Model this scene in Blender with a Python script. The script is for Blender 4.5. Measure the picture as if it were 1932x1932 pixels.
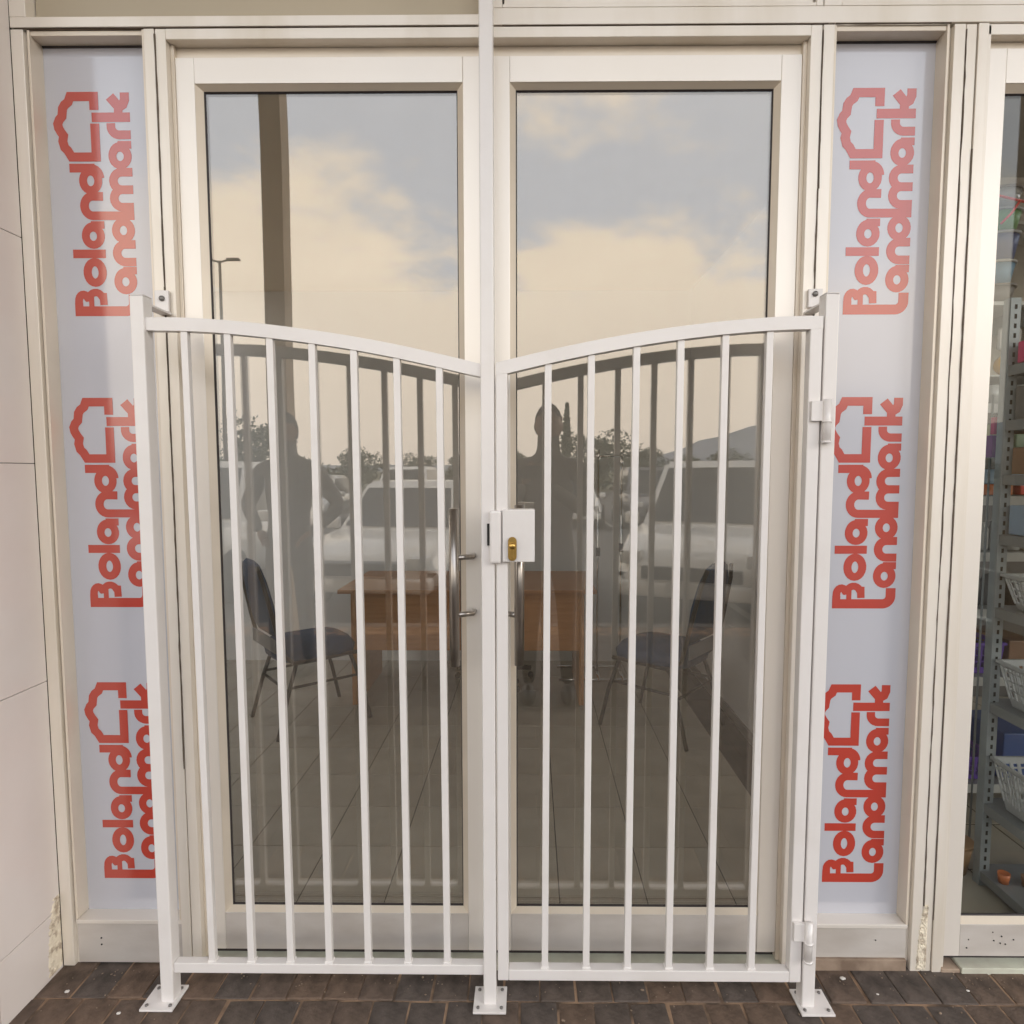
import bpy, bmesh, math, random
from mathutils import Vector, Matrix
R = math.radians
random.seed(7)
scene = bpy.context.scene
for o in list(bpy.data.objects):
    bpy.data.objects.remove(o)
col = scene.collection

# ------------------------------------------------------------------ camera
cam_d = bpy.data.cameras.new('camera')
cam = bpy.data.objects.new('camera', cam_d); col.objects.link(cam)
cam_d.sensor_width = 36.0
cam_d.lens = 36.0 * 1205.0 / 1932.0
cam_d.shift_x = -25.0 / 1932.0
cam_d.shift_y = 15.0 / 1932.0
cam_d.clip_start = 0.02
cam_d.clip_end = 9000
cam.location = (0.125, -1.65, 1.45)
cam.rotation_euler = (R(90 - 4.307), 0, R(0.497))
scene.camera = cam

# ------------------------------------------------------------------ world
SUN_EL, SUN_AZ = R(22), R(56)          # azimuth measured from -Y towards +X
world = bpy.data.worlds.new('World'); scene.world = world
world.use_nodes = True
nt = world.node_tree; nt.nodes.clear()
def N(t, typ, **kw):
    n = t.nodes.new(typ)
    for k, v in kw.items():
        if k.startswith('i_'):
            n.inputs[k[2:].replace('_', ' ')].default_value = v
        else:
            setattr(n, k, v)
    return n
def mth(t, op, a, b=None, c=None, clamp=False):
    n = t.nodes.new('ShaderNodeMath'); n.operation = op; n.use_clamp = clamp
    for i, v in enumerate((a, b, c)):
        if v is None: continue
        if isinstance(v, (int, float)): n.inputs[i].default_value = v
        else: t.links.new(v, n.inputs[i])
    return n.outputs[0]
def mixc(t, fac, a, b):
    n = t.nodes.new('ShaderNodeMix'); n.data_type = 'RGBA'
    for sock, v in ((n.inputs[0], fac), (n.inputs[6], a), (n.inputs[7], b)):
        if isinstance(v, (int, float)): sock.default_value = v
        elif isinstance(v, tuple): sock.default_value = (v + (1,)) if len(v) == 3 else v
        else: t.links.new(v, sock)
    return n.outputs[2]
out = N(nt, 'ShaderNodeOutputWorld'); bg = N(nt, 'ShaderNodeBackground'); bg.inputs['Strength'].default_value = 0.1
sky = N(nt, 'ShaderNodeTexSky', sky_type='NISHITA'); sky.sun_disc = False
sky.sun_elevation = SUN_EL; sky.sun_rotation = math.pi - SUN_AZ
sky.air_density = 1.0; sky.dust_density = 2.0
tc = N(nt, 'ShaderNodeTexCoord')
sep = N(nt, 'ShaderNodeSeparateXYZ'); nt.links.new(tc.outputs['Generated'], sep.inputs[0])
zc = mth(nt, 'MAXIMUM', sep.outputs[2], 0.0)
den = mth(nt, 'ADD', zc, 0.22)
cx = mth(nt, 'DIVIDE', sep.outputs[0], den); cy = mth(nt, 'DIVIDE', sep.outputs[1], den)
comb = N(nt, 'ShaderNodeCombineXYZ'); nt.links.new(cx, comb.inputs[0]); nt.links.new(cy, comb.inputs[1])
n1 = N(nt, 'ShaderNodeTexNoise'); n1.inputs['Scale'].default_value = 1.9; n1.inputs['Detail'].default_value = 11; n1.inputs['Roughness'].default_value = 0.58
mp = N(nt, 'ShaderNodeMapping'); mp.inputs['Location'].default_value = (3.1, 1.7, 0.4)
nt.links.new(comb.outputs[0], mp.inputs[0]); nt.links.new(mp.outputs[0], n1.inputs['Vector'])
# clouds thin out with height above the horizon, solid bank below about 18 degrees
elev = mth(nt, 'MULTIPLY', mth(nt, 'SUBTRACT', zc, 0.34), -1.6)
elev = mth(nt, 'MAXIMUM', elev, -0.09)
side = mth(nt, 'MULTIPLY', sep.outputs[0], -0.10)
cov = mth(nt, 'ADD', mth(nt, 'ADD', n1.outputs['Fac'], elev), side)
cmask = N(nt, 'ShaderNodeMapRange', interpolation_type='SMOOTHSTEP'); nt.links.new(cov, cmask.inputs[0])
cmask.inputs[1].default_value = 0.40; cmask.inputs[2].default_value = 0.56
n2 = N(nt, 'ShaderNodeTexNoise'); n2.inputs['Scale'].default_value = 3.1; n2.inputs['Detail'].default_value = 4
nt.links.new(mp.outputs[0], n2.inputs['Vector'])
cloudc = mixc(nt, n2.outputs['Fac'], (22.3, 20.7, 18.3), (26.0, 24.0, 20.9))
lowm = N(nt, 'ShaderNodeMapRange'); nt.links.new(zc, lowm.inputs[0]); lowm.inputs[1].default_value = 0.0; lowm.inputs[2].default_value = 0.28
cloudc = mixc(nt, lowm.outputs[0], (17.5, 16.2, 14.9), cloudc)
haze = mixc(nt, 0.72, sky.outputs[0], (19.0, 21.0, 24.5))
skyc = mixc(nt, cmask.outputs[0], haze, cloudc)
nt.links.new(skyc, bg.inputs[0]); nt.links.new(bg.outputs[0], out.inputs[0])

sun_d = bpy.data.lights.new('sun', 'SUN'); sun = bpy.data.objects.new('sun', sun_d); col.objects.link(sun)
sun_d.energy = 0.7; sun_d.angle = R(22); sun_d.color = (1.0, 0.95, 0.88)
sd = Vector((math.sin(SUN_AZ) * math.cos(SUN_EL), -math.cos(SUN_AZ) * math.cos(SUN_EL), math.sin(SUN_EL)))
sun.rotation_euler = sd.to_track_quat('Z', 'Y').to_euler()
sun.location = (0, -6, 8)

scene.view_settings.view_transform = 'Standard'
scene.view_settings.look = 'None'
scene.view_settings.gamma = 1
scene.view_settings.exposure = 0.25
scene.view_settings.use_curve_mapping = False
scene.render.engine = 'CYCLES'
scene.cycles.max_bounces = 10
scene.cycles.transparent_max_bounces = 16
scene.cycles.caustics_reflective = False
scene.cycles.caustics_refractive = False
scene.cycles.sample_clamp_indirect = 6.0

# ------------------------------------------------------------------ materials
def mat(name, c, rough=0.5, metal=0.0, var=0.0, vscale=6.0, c2=None, bump=0.0, bscale=60.0, spec=0.5, stretch=(1, 1, 1), coords='Object', thr=(0.35, 0.7), detail=5):
    m = bpy.data.materials.new(name); m.use_nodes = True
    t = m.node_tree; p = t.nodes['Principled BSDF']
    p.inputs['Roughness'].default_value = rough; p.inputs['Metallic'].default_value = metal
    p.inputs['Specular IOR Level'].default_value = spec
    p.inputs['Base Color'].default_value = c + (1,)
    if var or c2 or bump:
        tcn = N(t, 'ShaderNodeTexCoord'); mpn = N(t, 'ShaderNodeMapping'); mpn.inputs['Scale'].default_value = stretch
        t.links.new(tcn.outputs[coords], mpn.inputs[0])
    if var or c2:
        nn = N(t, 'ShaderNodeTexNoise'); nn.inputs['Scale'].default_value = vscale; nn.inputs['Detail'].default_value = detail
        t.links.new(mpn.outputs[0], nn.inputs['Vector'])
        mr = N(t, 'ShaderNodeMapRange'); mr.inputs[1].default_value = thr[0]; mr.inputs[2].default_value = thr[1]
        t.links.new(nn.outputs['Fac'], mr.inputs[0])
        if c2 is None: c2 = tuple(v * (1 - var) for v in c)
        t.links.new(mixc(t, mr.outputs[0], c, c2), p.inputs['Base Color'])
    if bump:
        nb = N(t, 'ShaderNodeTexNoise'); nb.inputs['Scale'].default_value = bscale; nb.inputs['Detail'].default_value = 4
        t.links.new(mpn.outputs[0], nb.inputs['Vector'])
        bn = N(t, 'ShaderNodeBump'); bn.inputs['Strength'].default_value = bump; bn.inputs['Distance'].default_value = 0.003
        t.links.new(nb.outputs['Fac'], bn.inputs['Height']); t.links.new(bn.outputs[0], p.inputs['Normal'])
    return m

def glass_mat(name, refl, tint, gcol, rmin=0.0, wobble=0.0, veil=0.0):
    m = bpy.data.materials.new(name); m.use_nodes = True
    t = m.node_tree; t.nodes.clear()
    o = N(t, 'ShaderNodeOutputMaterial'); mx = N(t, 'ShaderNodeMixShader')
    tr = N(t, 'ShaderNodeBsdfTransparent'); gl = N(t, 'ShaderNodeBsdfGlossy')
    tr.inputs[0].default_value = tint + (1,); gl.inputs[0].default_value = gcol + (1,); gl.inputs['Roughness'].default_value = rmin
    lw = N(t, 'ShaderNodeLayerWeight'); lw.inputs[0].default_value = 0.5
    f = mth(t, 'ADD', mth(t, 'MULTIPLY', mth(t, 'POWER', lw.outputs['Facing'], 5.0), 1.0 - refl), refl, clamp=True)
    t.links.new(f, mx.inputs[0]); t.links.new(tr.outputs[0], mx.inputs[1]); t.links.new(gl.outputs[0], mx.inputs[2])
    if veil:
        tcd = N(t, 'ShaderNodeTexCoord'); mpd = N(t, 'ShaderNodeMapping'); mpd.inputs['Scale'].default_value = (3.0, 1, 0.7); t.links.new(tcd.outputs['Object'], mpd.inputs[0])
        nd = N(t, 'ShaderNodeTexNoise'); nd.inputs['Scale'].default_value = 2.4; nd.inputs['Detail'].default_value = 8; nd.inputs['Roughness'].default_value = 0.6; t.links.new(mpd.outputs[0], nd.inputs['Vector'])
        nf = N(t, 'ShaderNodeTexNoise'); nf.inputs['Scale'].default_value = 140; t.links.new(tcd.outputs['Object'], nf.inputs['Vector'])
        df = N(t, 'ShaderNodeBsdfDiffuse'); df.inputs[0].default_value = (0.62, 0.53, 0.41, 1)  # pale veil mixed in as haze to lift dark reflections, mottled like dirt
        md = N(t, 'ShaderNodeMixShader'); k = mth(t, 'MULTIPLY', mth(t, 'ADD', nd.outputs['Fac'], 0.35), veil * 1.2); k = mth(t, 'MULTIPLY', k, mth(t, 'ADD', mth(t, 'MULTIPLY', nf.outputs['Fac'], 0.2), 0.9), clamp=True)
        t.links.new(k, md.inputs[0]); t.links.new(mx.outputs[0], md.inputs[1]); t.links.new(df.outputs[0], md.inputs[2]); t.links.new(md.outputs[0], o.inputs[0])
    else:
        t.links.new(mx.outputs[0], o.inputs[0])
    if wobble:
        tcn = N(t, 'ShaderNodeTexCoord'); nb = N(t, 'ShaderNodeTexNoise'); nb.inputs['Scale'].default_value = 2.2; nb.inputs['Detail'].default_value = 1
        t.links.new(tcn.outputs['Object'], nb.inputs['Vector'])
        bn = N(t, 'ShaderNodeBump'); bn.inputs['Strength'].default_value = wobble; bn.inputs['Distance'].default_value = 0.004
        t.links.new(nb.outputs['Fac'], bn.inputs['Height']); t.links.new(bn.outputs[0], gl.inputs['Normal'])
    return m

def film_mat(name, c, refl=0.06):
    m = bpy.data.materials.new(name); m.use_nodes = True
    t = m.node_tree; p = t.nodes['Principled BSDF']; o = t.nodes['Material Output']
    p.inputs['Base Color'].default_value = c + (1,); p.inputs['Roughness'].default_value = 0.6
    gl = N(t, 'ShaderNodeBsdfGlossy'); gl.inputs['Roughness'].default_value = 0.12; gl.inputs[0].default_value = (1, 0.93, 0.85, 1)
    fr = N(t, 'ShaderNodeFresnel'); fr.inputs[0].default_value = 1.45
    mx = N(t, 'ShaderNodeMixShader')
    t.links.new(mth(t, 'ADD', fr.outputs[0], refl, clamp=True), mx.inputs[0])
    t.links.new(p.outputs[0], mx.inputs[1]); t.links.new(gl.outputs[0], mx.inputs[2]); t.links.new(mx.outputs[0], o.inputs[0])
    return m

M = {}
M['frame'] = mat('cream_painted_aluminium', (0.86, 0.80, 0.72), 0.36, 0.17, spec=0.95, c2=(0.70, 0.62, 0.50), vscale=4.0, stretch=(1.6, 1, 0.3), bump=0.12, bscale=45, thr=(0.45, 0.85), detail=8)
M['frame2'] = mat('cream_painted_bead', (0.78, 0.69, 0.57), 0.36, 0.12, spec=0.95, c2=(0.68, 0.60, 0.50), vscale=5, bump=0.1, bscale=50, thr=(0.45, 0.85))
M['leafp'] = mat('cream_painted_door', (0.87, 0.815, 0.745), 0.34, 0.24, spec=0.95, c2=(0.82, 0.76, 0.68), vscale=2.2, stretch=(1, 1, 0.5), bump=0.08, bscale=40, thr=(0.45, 0.85), detail=7)
M['dimrail'] = mat('dim_dirty_lower_rail', (0.66, 0.615, 0.57), 0.4, 0.2, c2=(0.54, 0.49, 0.44), vscale=5, stretch=(1, 1, 2.5), bump=0.15, bscale=40, thr=(0.4, 0.75), detail=9)  # dirty grey, also darkened for the weaker light at the facade's foot
M['gate'] = mat('white_gate_paint', (0.79, 0.755, 0.735), 0.27, spec=0.8, c2=(0.74, 0.70, 0.67), vscale=7, bump=0.22, bscale=38, thr=(0.5, 0.8))
M['gate_w'] = mat('white_weld_paint', (0.78, 0.75, 0.73), 0.4, bump=0.8, bscale=110)
M['gasket'] = mat('dark_gasket', (0.035, 0.028, 0.028), 0.6)
M['crack'] = mat('dark_crack', (0.13, 0.10, 0.075), 0.9)
M['film'] = film_mat('pale_blue_film', (0.54, 0.55, 0.61))
M['red'] = film_mat('red_print', (0.50, 0.036, 0.017), 0.06)
M['glass'] = glass_mat('tinted_door_glass', 0.142, (0.985, 0.985, 0.975), (1.0, 0.92, 0.83), wobble=0.10, veil=0.034)
M['glass2'] = glass_mat('shop_door_glass', 0.045, (0.96, 0.965, 0.95), (1.0, 0.97, 0.9))
M['steel'] = mat('brushed_steel', (0.50, 0.46, 0.42), 0.28, 1.0, var=0.2, vscale=30, stretch=(8, 8, 0.3))
M['chrome'] = mat('chrome', (0.75, 0.75, 0.74), 0.12, 1.0)
M['brass'] = mat('brass', (0.62, 0.40, 0.12), 0.3, 1.0, var=0.25, vscale=60)
M['darkhole'] = mat('dark_hole', (0.02, 0.018, 0.016), 0.8)
M['bolt'] = mat('grey_bolt', (0.22, 0.21, 0.20), 0.45, 0.8)
M['tanpanel'] = mat('tan_upper_panel', (0.50, 0.43, 0.32), 0.45, var=0.08, vscale=1.5)
M['tile'] = mat('pinkish_wall_tile', (0.81, 0.75, 0.71), 0.3, c2=(0.74, 0.675, 0.635), vscale=2.6, bump=0.05, bscale=30, detail=6)
M['tileface'] = mat('cream_wall_tile', (0.72, 0.67, 0.60), 0.4, c2=(0.62, 0.56, 0.48), vscale=4, bump=0.1, bscale=40)
M['peel'] = mat('flaking_plaster', (0.80, 0.72, 0.58), 0.9, c2=(0.46, 0.38, 0.29), vscale=42, bump=1.0, bscale=90, thr=(0.5, 0.62))
M['sill'] = mat('threshold_paint', (0.62, 0.63, 0.52), 0.5, c2=(0.5, 0.48, 0.4), vscale=14, bump=0.2)
M['dirtsill'] = mat('dirty_sill', (0.42, 0.32, 0.24), 0.8, c2=(0.2, 0.14, 0.10), vscale=12, bump=0.5)
M['wall'] = mat('plaster_wall', (0.68, 0.63, 0.55), 0.8, var=0.1, vscale=2, bump=0.1)
M['room'] = mat('room_wall_paint', (0.84, 0.84, 0.82), 0.8, var=0.06, vscale=1.2)
M['shopwall'] = mat('shop_wall_paint', (0.50, 0.46, 0.40), 0.8, var=0.1, vscale=1.5)
M['ceil'] = mat('warm_cast_ceiling_paint', (0.86, 0.76, 0.60), 0.8, var=0.04)  # cream tone carries the warm light of the upper panes in its colour
M['skirt'] = mat('grey_skirting', (0.22, 0.21, 0.20), 0.5)
M['grout'] = mat('dark_grout', (0.045, 0.04, 0.035), 0.9)
M['floortile'] = [mat('beige_floor_tile', (0.47, 0.43, 0.35), 0.38, c2=(0.40, 0.36, 0.285), vscale=5, detail=6),
                  mat('beige_floor_tile_b', (0.45, 0.41, 0.335), 0.4, c2=(0.39, 0.35, 0.28), vscale=4, detail=6)]
bc = [(0.155, 0.110, 0.084), (0.130, 0.100, 0.082), (0.175, 0.118, 0.084), (0.122, 0.097, 0.083)]
M['brick'] = [mat('paving_brick_%s' % 'abcd'[i], c, 0.85, c2=tuple(v * 0.42 for v in c), vscale=16, bump=1.0, bscale=85, thr=(0.38, 0.66), detail=9) for i, c in enumerate(bc)]
M['sand'] = mat('joint_sand', (0.36, 0.235, 0.15), 0.95, c2=(0.10, 0.07, 0.05), vscale=9, bump=0.8, thr=(0.42, 0.6))
M['grit'] = mat('pale_grit', (0.34, 0.26, 0.19), 0.9, c2=(0.16, 0.11, 0.08), vscale=30)
M['chip'] = mat('white_plaster_chip', (0.75, 0.72, 0.68), 0.8)
M['asphalt'] = mat('asphalt', (0.085, 0.08, 0.075), 0.9, var=0.3, vscale=3, bump=0.3)
M['concrete'] = mat('concrete', (0.20, 0.18, 0.16), 0.85, var=0.2, vscale=4, bump=0.3)
M['roadpaint'] = mat('road_paint', (0.7, 0.7, 0.66), 0.8, var=0.2, vscale=20)
M['grassland'] = mat('dry_ground', (0.12, 0.11, 0.06), 0.95, c2=(0.07, 0.08, 0.035), vscale=0.05)
M['hill'] = mat('hazed_mountain_rock', (0.27, 0.28, 0.31), 0.95, c2=(0.22, 0.24, 0.25), vscale=0.004)  # paled to blue-grey, distance haze put into the rock colour
M['leafg'] = mat('tree_foliage', (0.065, 0.08, 0.03), 0.8, c2=(0.035, 0.05, 0.02), vscale=0.8)
M['bark'] = mat('tree_bark', (0.10, 0.075, 0.05), 0.9, var=0.3, vscale=6)
M['pillar'] = mat('brown_pillar_paint', (0.42, 0.31, 0.20), 0.6, var=0.15, vscale=3)
M['soffit'] = mat('canopy_soffit', (0.60, 0.55, 0.48), 0.8, var=0.05, vscale=1)
M['wood'] = mat('desk_wood', (0.62, 0.29, 0.11), 0.38, c2=(0.50, 0.215, 0.075), vscale=7, stretch=(0.5, 6, 6), detail=8)
M['woodtop'] = mat('desk_top_wood', (0.55, 0.26, 0.11), 0.3, c2=(0.42, 0.18, 0.07), vscale=7, stretch=(0.5, 6, 6), detail=8)
M['blue'] = mat('dark_blue_upholstery', (0.012, 0.06, 0.15), 0.8, c2=(0.01, 0.045, 0.11), vscale=30, bump=0.3, bscale=200)
M['tube'] = mat('black_tube', (0.012, 0.012, 0.014), 0.35)
M['blackp'] = mat('black_plastic', (0.015, 0.015, 0.017), 0.5)
M['carwhite'] = mat('white_car_paint', (0.72, 0.71, 0.68), 0.18, spec=0.6)
M['carred'] = mat('red_car_paint', (0.42, 0.035, 0.02), 0.2)
M['carsilver'] = mat('silver_car_paint', (0.42, 0.42, 0.41), 0.22, 0.6)
M['cargrey'] = mat('grey_car_paint', (0.10, 0.10, 0.11), 0.2)
M['carglass'] = mat('car_window_glass', (0.02, 0.022, 0.024), 0.05)
M['lamp'] = mat('headlight_lens', (0.6, 0.6, 0.58), 0.1)
M['tyre'] = mat('tyre_rubber', (0.02, 0.02, 0.02), 0.8)
M['cloth'] = mat('charcoal_clothing', (0.11, 0.10, 0.095), 0.9)
M['jeans'] = mat('dark_jeans', (0.03, 0.04, 0.06), 0.9)
M['skin'] = mat('skin', (0.30, 0.17, 0.11), 0.5)
M['hair'] = mat('dark_hair', (0.015, 0.01, 0.008), 0.7)
M['slot'] = mat('grey_angle_steel', (0.33, 0.36, 0.37), 0.5, 0.3, var=0.15, vscale=15)
M['shelf'] = mat('grey_shelf_steel', (0.26, 0.27, 0.27), 0.5, 0.2, var=0.1, vscale=6)
M['whiteshelf'] = mat('pale_shelf', (0.50, 0.50, 0.48), 0.5)
def pl(n, c, r=0.4): M[n] = mat(n + '_plastic', c, r)
pl('green', (0.16, 0.42, 0.14)); pl('navy', (0.04, 0.085, 0.26)); pl('skyblue', (0.10, 0.28, 0.45)); pl('grey', (0.16, 0.15, 0.14))
pl('purple', (0.15, 0.075, 0.42)); pl('whitep', (0.42, 0.43, 0.43)); pl('yellow', (0.62, 0.33, 0.03)); pl('pink', (0.62, 0.05, 0.16))
pl('violet', (0.22, 0.04, 0.24)); pl('cream', (0.55, 0.52, 0.32)); pl('mint', (0.27, 0.36, 0.25)); pl('brownc', (0.25, 0.14, 0.08))
pl('clear', (0.48, 0.49, 0.48), 0.15); pl('black2', (0.012, 0.012, 0.014)); pl('paleblue', (0.28, 0.38, 0.50)); pl('orange', (0.55, 0.16, 0.05)); pl('redr', (0.75, 0.07, 0.06)); pl('tan', (0.36, 0.21, 0.10)); pl('silverf', (0.42, 0.40, 0.38), 0.25)

# ------------------------------------------------------------------ helpers
def link(name, me, m=None, parent=None):
    o = bpy.data.objects.new(name, me); col.objects.link(o)
    if m is not None and me is not None:
        if isinstance(m, (list, tuple)):
            for q in m: me.materials.append(q)
        else: me.materials.append(m)
    if parent is not None:
        o.parent = parent
        o.matrix_parent_inverse = Matrix.Identity(4)
        if parent.parent is None or True:
            # children are built in world space: cancel the parent's transform
            o.matrix_parent_inverse = world_of(parent).inverted()
    return o
def world_of(o):
    m = Matrix.LocRotScale(o.location, o.rotation_euler, o.scale)
    if o.parent: return world_of(o.parent) @ o.matrix_parent_inverse @ m
    return m
def fin(bm, name, m, parent=None, smooth=False):
    me = bpy.data.meshes.new(name)
    bmesh.ops.recalc_face_normals(bm, faces=bm.faces)
    bm.to_mesh(me); bm.free()
    if smooth:
        for p in me.polygons: p.use_smooth = True
    return link(name, me, m, parent)
def tag(o, label=None, cat=None, group=None, kind=None):
    if label: o['label'] = label
    if cat: o['category'] = cat
    if group: o['group'] = group
    if kind: o['kind'] = kind
    return o
def thing(name, label, cat, loc=(0, 0, 0), group=None, rz=0):
    o = bpy.data.objects.new(name, None); col.objects.link(o)
    o.empty_display_size = 0.05
    o.location = loc; o.rotation_euler = (0, 0, rz)
    return tag(o, label, cat, group)
def bbox(bm, x0, x1, y0, y1, z0, z1, bev=0.0, mtx=None, jit=0.0):
    vs = [bm.verts.new((x, y, z)) for x in (x0, x1) for y in (y0, y1) for z in (z0, z1)]
    if jit:
        for v in vs: v.co += Vector((random.uniform(-jit, jit), random.uniform(-jit, jit), random.uniform(-jit, jit)))
    f = [(0, 1, 3, 2), (4, 6, 7, 5), (0, 4, 5, 1), (2, 3, 7, 6), (0, 2, 6, 4), (1, 5, 7, 3)]
    fs = [bm.faces.new([vs[i] for i in q]) for q in f]
    if bev:
        es = list({e for fa in fs for e in fa.edges})
        r = bmesh.ops.bevel(bm, geom=es, offset=bev, segments=2, affect='EDGES', profile=0.5)
        vs = list({v for v in vs if v.is_valid} | set(r['verts']))
    if mtx is not None:
        for v in vs: v.co = mtx @ v.co
    return vs
def box(name, m, parent, x0, x1, y0, y1, z0, z1, bev=0.0012, mtx=None):
    bm = bmesh.new(); bbox(bm, x0, x1, y0, y1, z0, z1, bev, mtx)
    return fin(bm, name, m, parent)
def tube_bm(bm, pts, r, seg=10, cap=True):
    pts = [Vector(p) for p in pts]; rings = []
    up = Vector((0, 0, 1))
    for i, p in enumerate(pts):
        d = (pts[min(i + 1, len(pts) - 1)] - pts[max(i - 1, 0)]).normalized()
        a = d.cross(up)
        if a.length < 0.05: a = d.cross(Vector((0, 1, 0)))
        a.normalize(); b = d.cross(a).normalized()
        rr = r[i] if isinstance(r, (list, tuple)) else r
        rings.append([bm.verts.new(p + (a * math.cos(2 * math.pi * k / seg) + b * math.sin(2 * math.pi * k / seg)) * rr) for k in range(seg)])
    for u, v in zip(rings, rings[1:]):
        for k in range(seg): bm.faces.new((u[k], u[(k + 1) % seg], v[(k + 1) % seg], v[k]))
    if cap:
        bm.faces.new(rings[0]); bm.faces.new(rings[-1])
def tube(name, m, parent, pts, r, seg=10):
    bm = bmesh.new(); tube_bm(bm, pts, r, seg); return fin(bm, name, m, parent, True)
def smooth_flat(o, ang=40):
    return o
def lathe(name, m, parent, prof, c, seg=20, axis='Z'):
    bm = bmesh.new(); rings = []
    for r, h in prof:
        ring = []
        for k in range(seg):
            a = 2 * math.pi * k / seg
            if axis == 'Z': co = (c[0] + r * math.cos(a), c[1] + r * math.sin(a), c[2] + h)
            else: co = (c[0] + r * math.cos(a), c[1] + h, c[2] + r * math.sin(a))
            ring.append(bm.verts.new(co))
        rings.append(ring)
    for u, v in zip(rings, rings[1:]):
        for k in range(seg): bm.faces.new((u[k], u[(k + 1) % seg], v[(k + 1) % seg], v[k]))
    if prof[0][0] > 0.0005: bm.faces.new(rings[0])
    if prof[-1][0] > 0.0005: bm.faces.new(rings[-1])
    bmesh.ops.remove_doubles(bm, verts=bm.verts, dist=1e-5)
    return fin(bm, name, m, parent, True)
def sloped_ring(name, m, parent, o, i, y0, y1):
    """a glazing bead: frame of sloped faces from outer rect o at y0 to inner rect i at y1"""
    bm = bmesh.new()
    def rect(r, y): return [bm.verts.new(p) for p in ((r[0], y, r[2]), (r[1], y, r[2]), (r[1], y, r[3]), (r[0], y, r[3]))]
    a, b, c, d = rect(o, y0), rect(i, y1), rect(i, y1 + 0.004), rect(o, y1 + 0.004)
    for k in range(4):
        j = (k + 1) % 4
        bm.faces.new((a[k], a[j], b[j], b[k])); bm.faces.new((b[k], b[j], c[j], c[k]))
        bm.faces.new((c[k], c[j], d[j], d[k])); bm.faces.new((d[k], d[j], a[j], a[k]))
    return fin(bm, name, m, parent)
def crack_strip(name, m, parent, x, z0, z1, y, w=0.0012, amp=0.0012, horizontal=False, breaks=0.0):
    """a thin uneven dark seam where the paint has split, a shallow sliver proud of the face"""
    bm = bmesh.new(); n = max(8, int(abs(z1 - z0) / 0.03)); prev = None; off = 0
    for k in range(n + 1):
        s = z0 + (z1 - z0) * k / n
        off = off * 0.8 + random.uniform(-amp, amp)
        ww = w * random.uniform(0.35, 1.2) if random.random() > breaks else w * 0.05
        if horizontal: pr = [(s, y, x + off - ww), (s, y, x + off + ww), (s, y + 0.003, x + off + ww), (s, y + 0.003, x + off - ww)]
        else: pr = [(x + off - ww, y, s), (x + off + ww, y, s), (x + off + ww, y + 0.003, s), (x + off - ww, y + 0.003, s)]
        cur = [bm.verts.new(p) for p in pr]
        if prev:
            for a in range(4): bm.faces.new((prev[a], prev[(a + 1) % 4], cur[(a + 1) % 4], cur[a]))
        prev = cur
    return fin(bm, name, m, parent)

# ------------------------------------------------------------------ ground, pavement, kerb, road
pav = box('pavement', M['sand'], None, -9.0, 9.0, -3.9, 0.30, -0.2, -0.0030, 0)
tag(pav, kind='structure')
bricks_me = []
for i in range(8):
    bm = bmesh.new(); bbox(bm, -0.0478, 0.0478, -0.0975, 0.0975, -0.05, 0.0, 0.0035, None, 0.0012)
    me = bpy.data.meshes.new('brick'); bmesh.ops.recalc_face_normals(bm, faces=bm.faces); bm.to_mesh(me); bm.free()
    me.materials.append(M['brick'][i % 4]); bricks_me.append(me)
for row in range(3):
    y = 0.10 - 0.2 * row
    for k in range(-15, 21):
        x = k * 0.1003 + (0.047 if row % 2 else 0.0) + random.uniform(-.002, .002)
        if x > 2.0 or (x < -1.24 and y > -0.05 and row == 0): continue
        o = bpy.data.objects.new('brick', random.choice(bricks_me)); col.objects.link(o); o.parent = pav
        o.location = (x, y + random.uniform(-.0015, .0015), random.uniform(-0.002, 0.0015))
        o.rotation_euler = (random.uniform(-.006, .006), random.uniform(-.01, .01), random.uniform(-.012, .012))
# bricks behind the camera, many and only mirrored in the glass
bm = bmesh.new()
for row in range(3, 19):
    y = 0.10 - 0.2 * row
    for k in range(-45, 46):
        bbox(bm, k * 0.1003 - .048 + (0.047 if row % 2 else 0), k * 0.1003 + .048 + (0.047 if row % 2 else 0), y - .0975, y + .0975, -0.02, random.uniform(-.001, .001))
o = fin(bm, 'paving_bricks', M['brick'][1], pav); o['kind'] = 'stuff'
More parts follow.
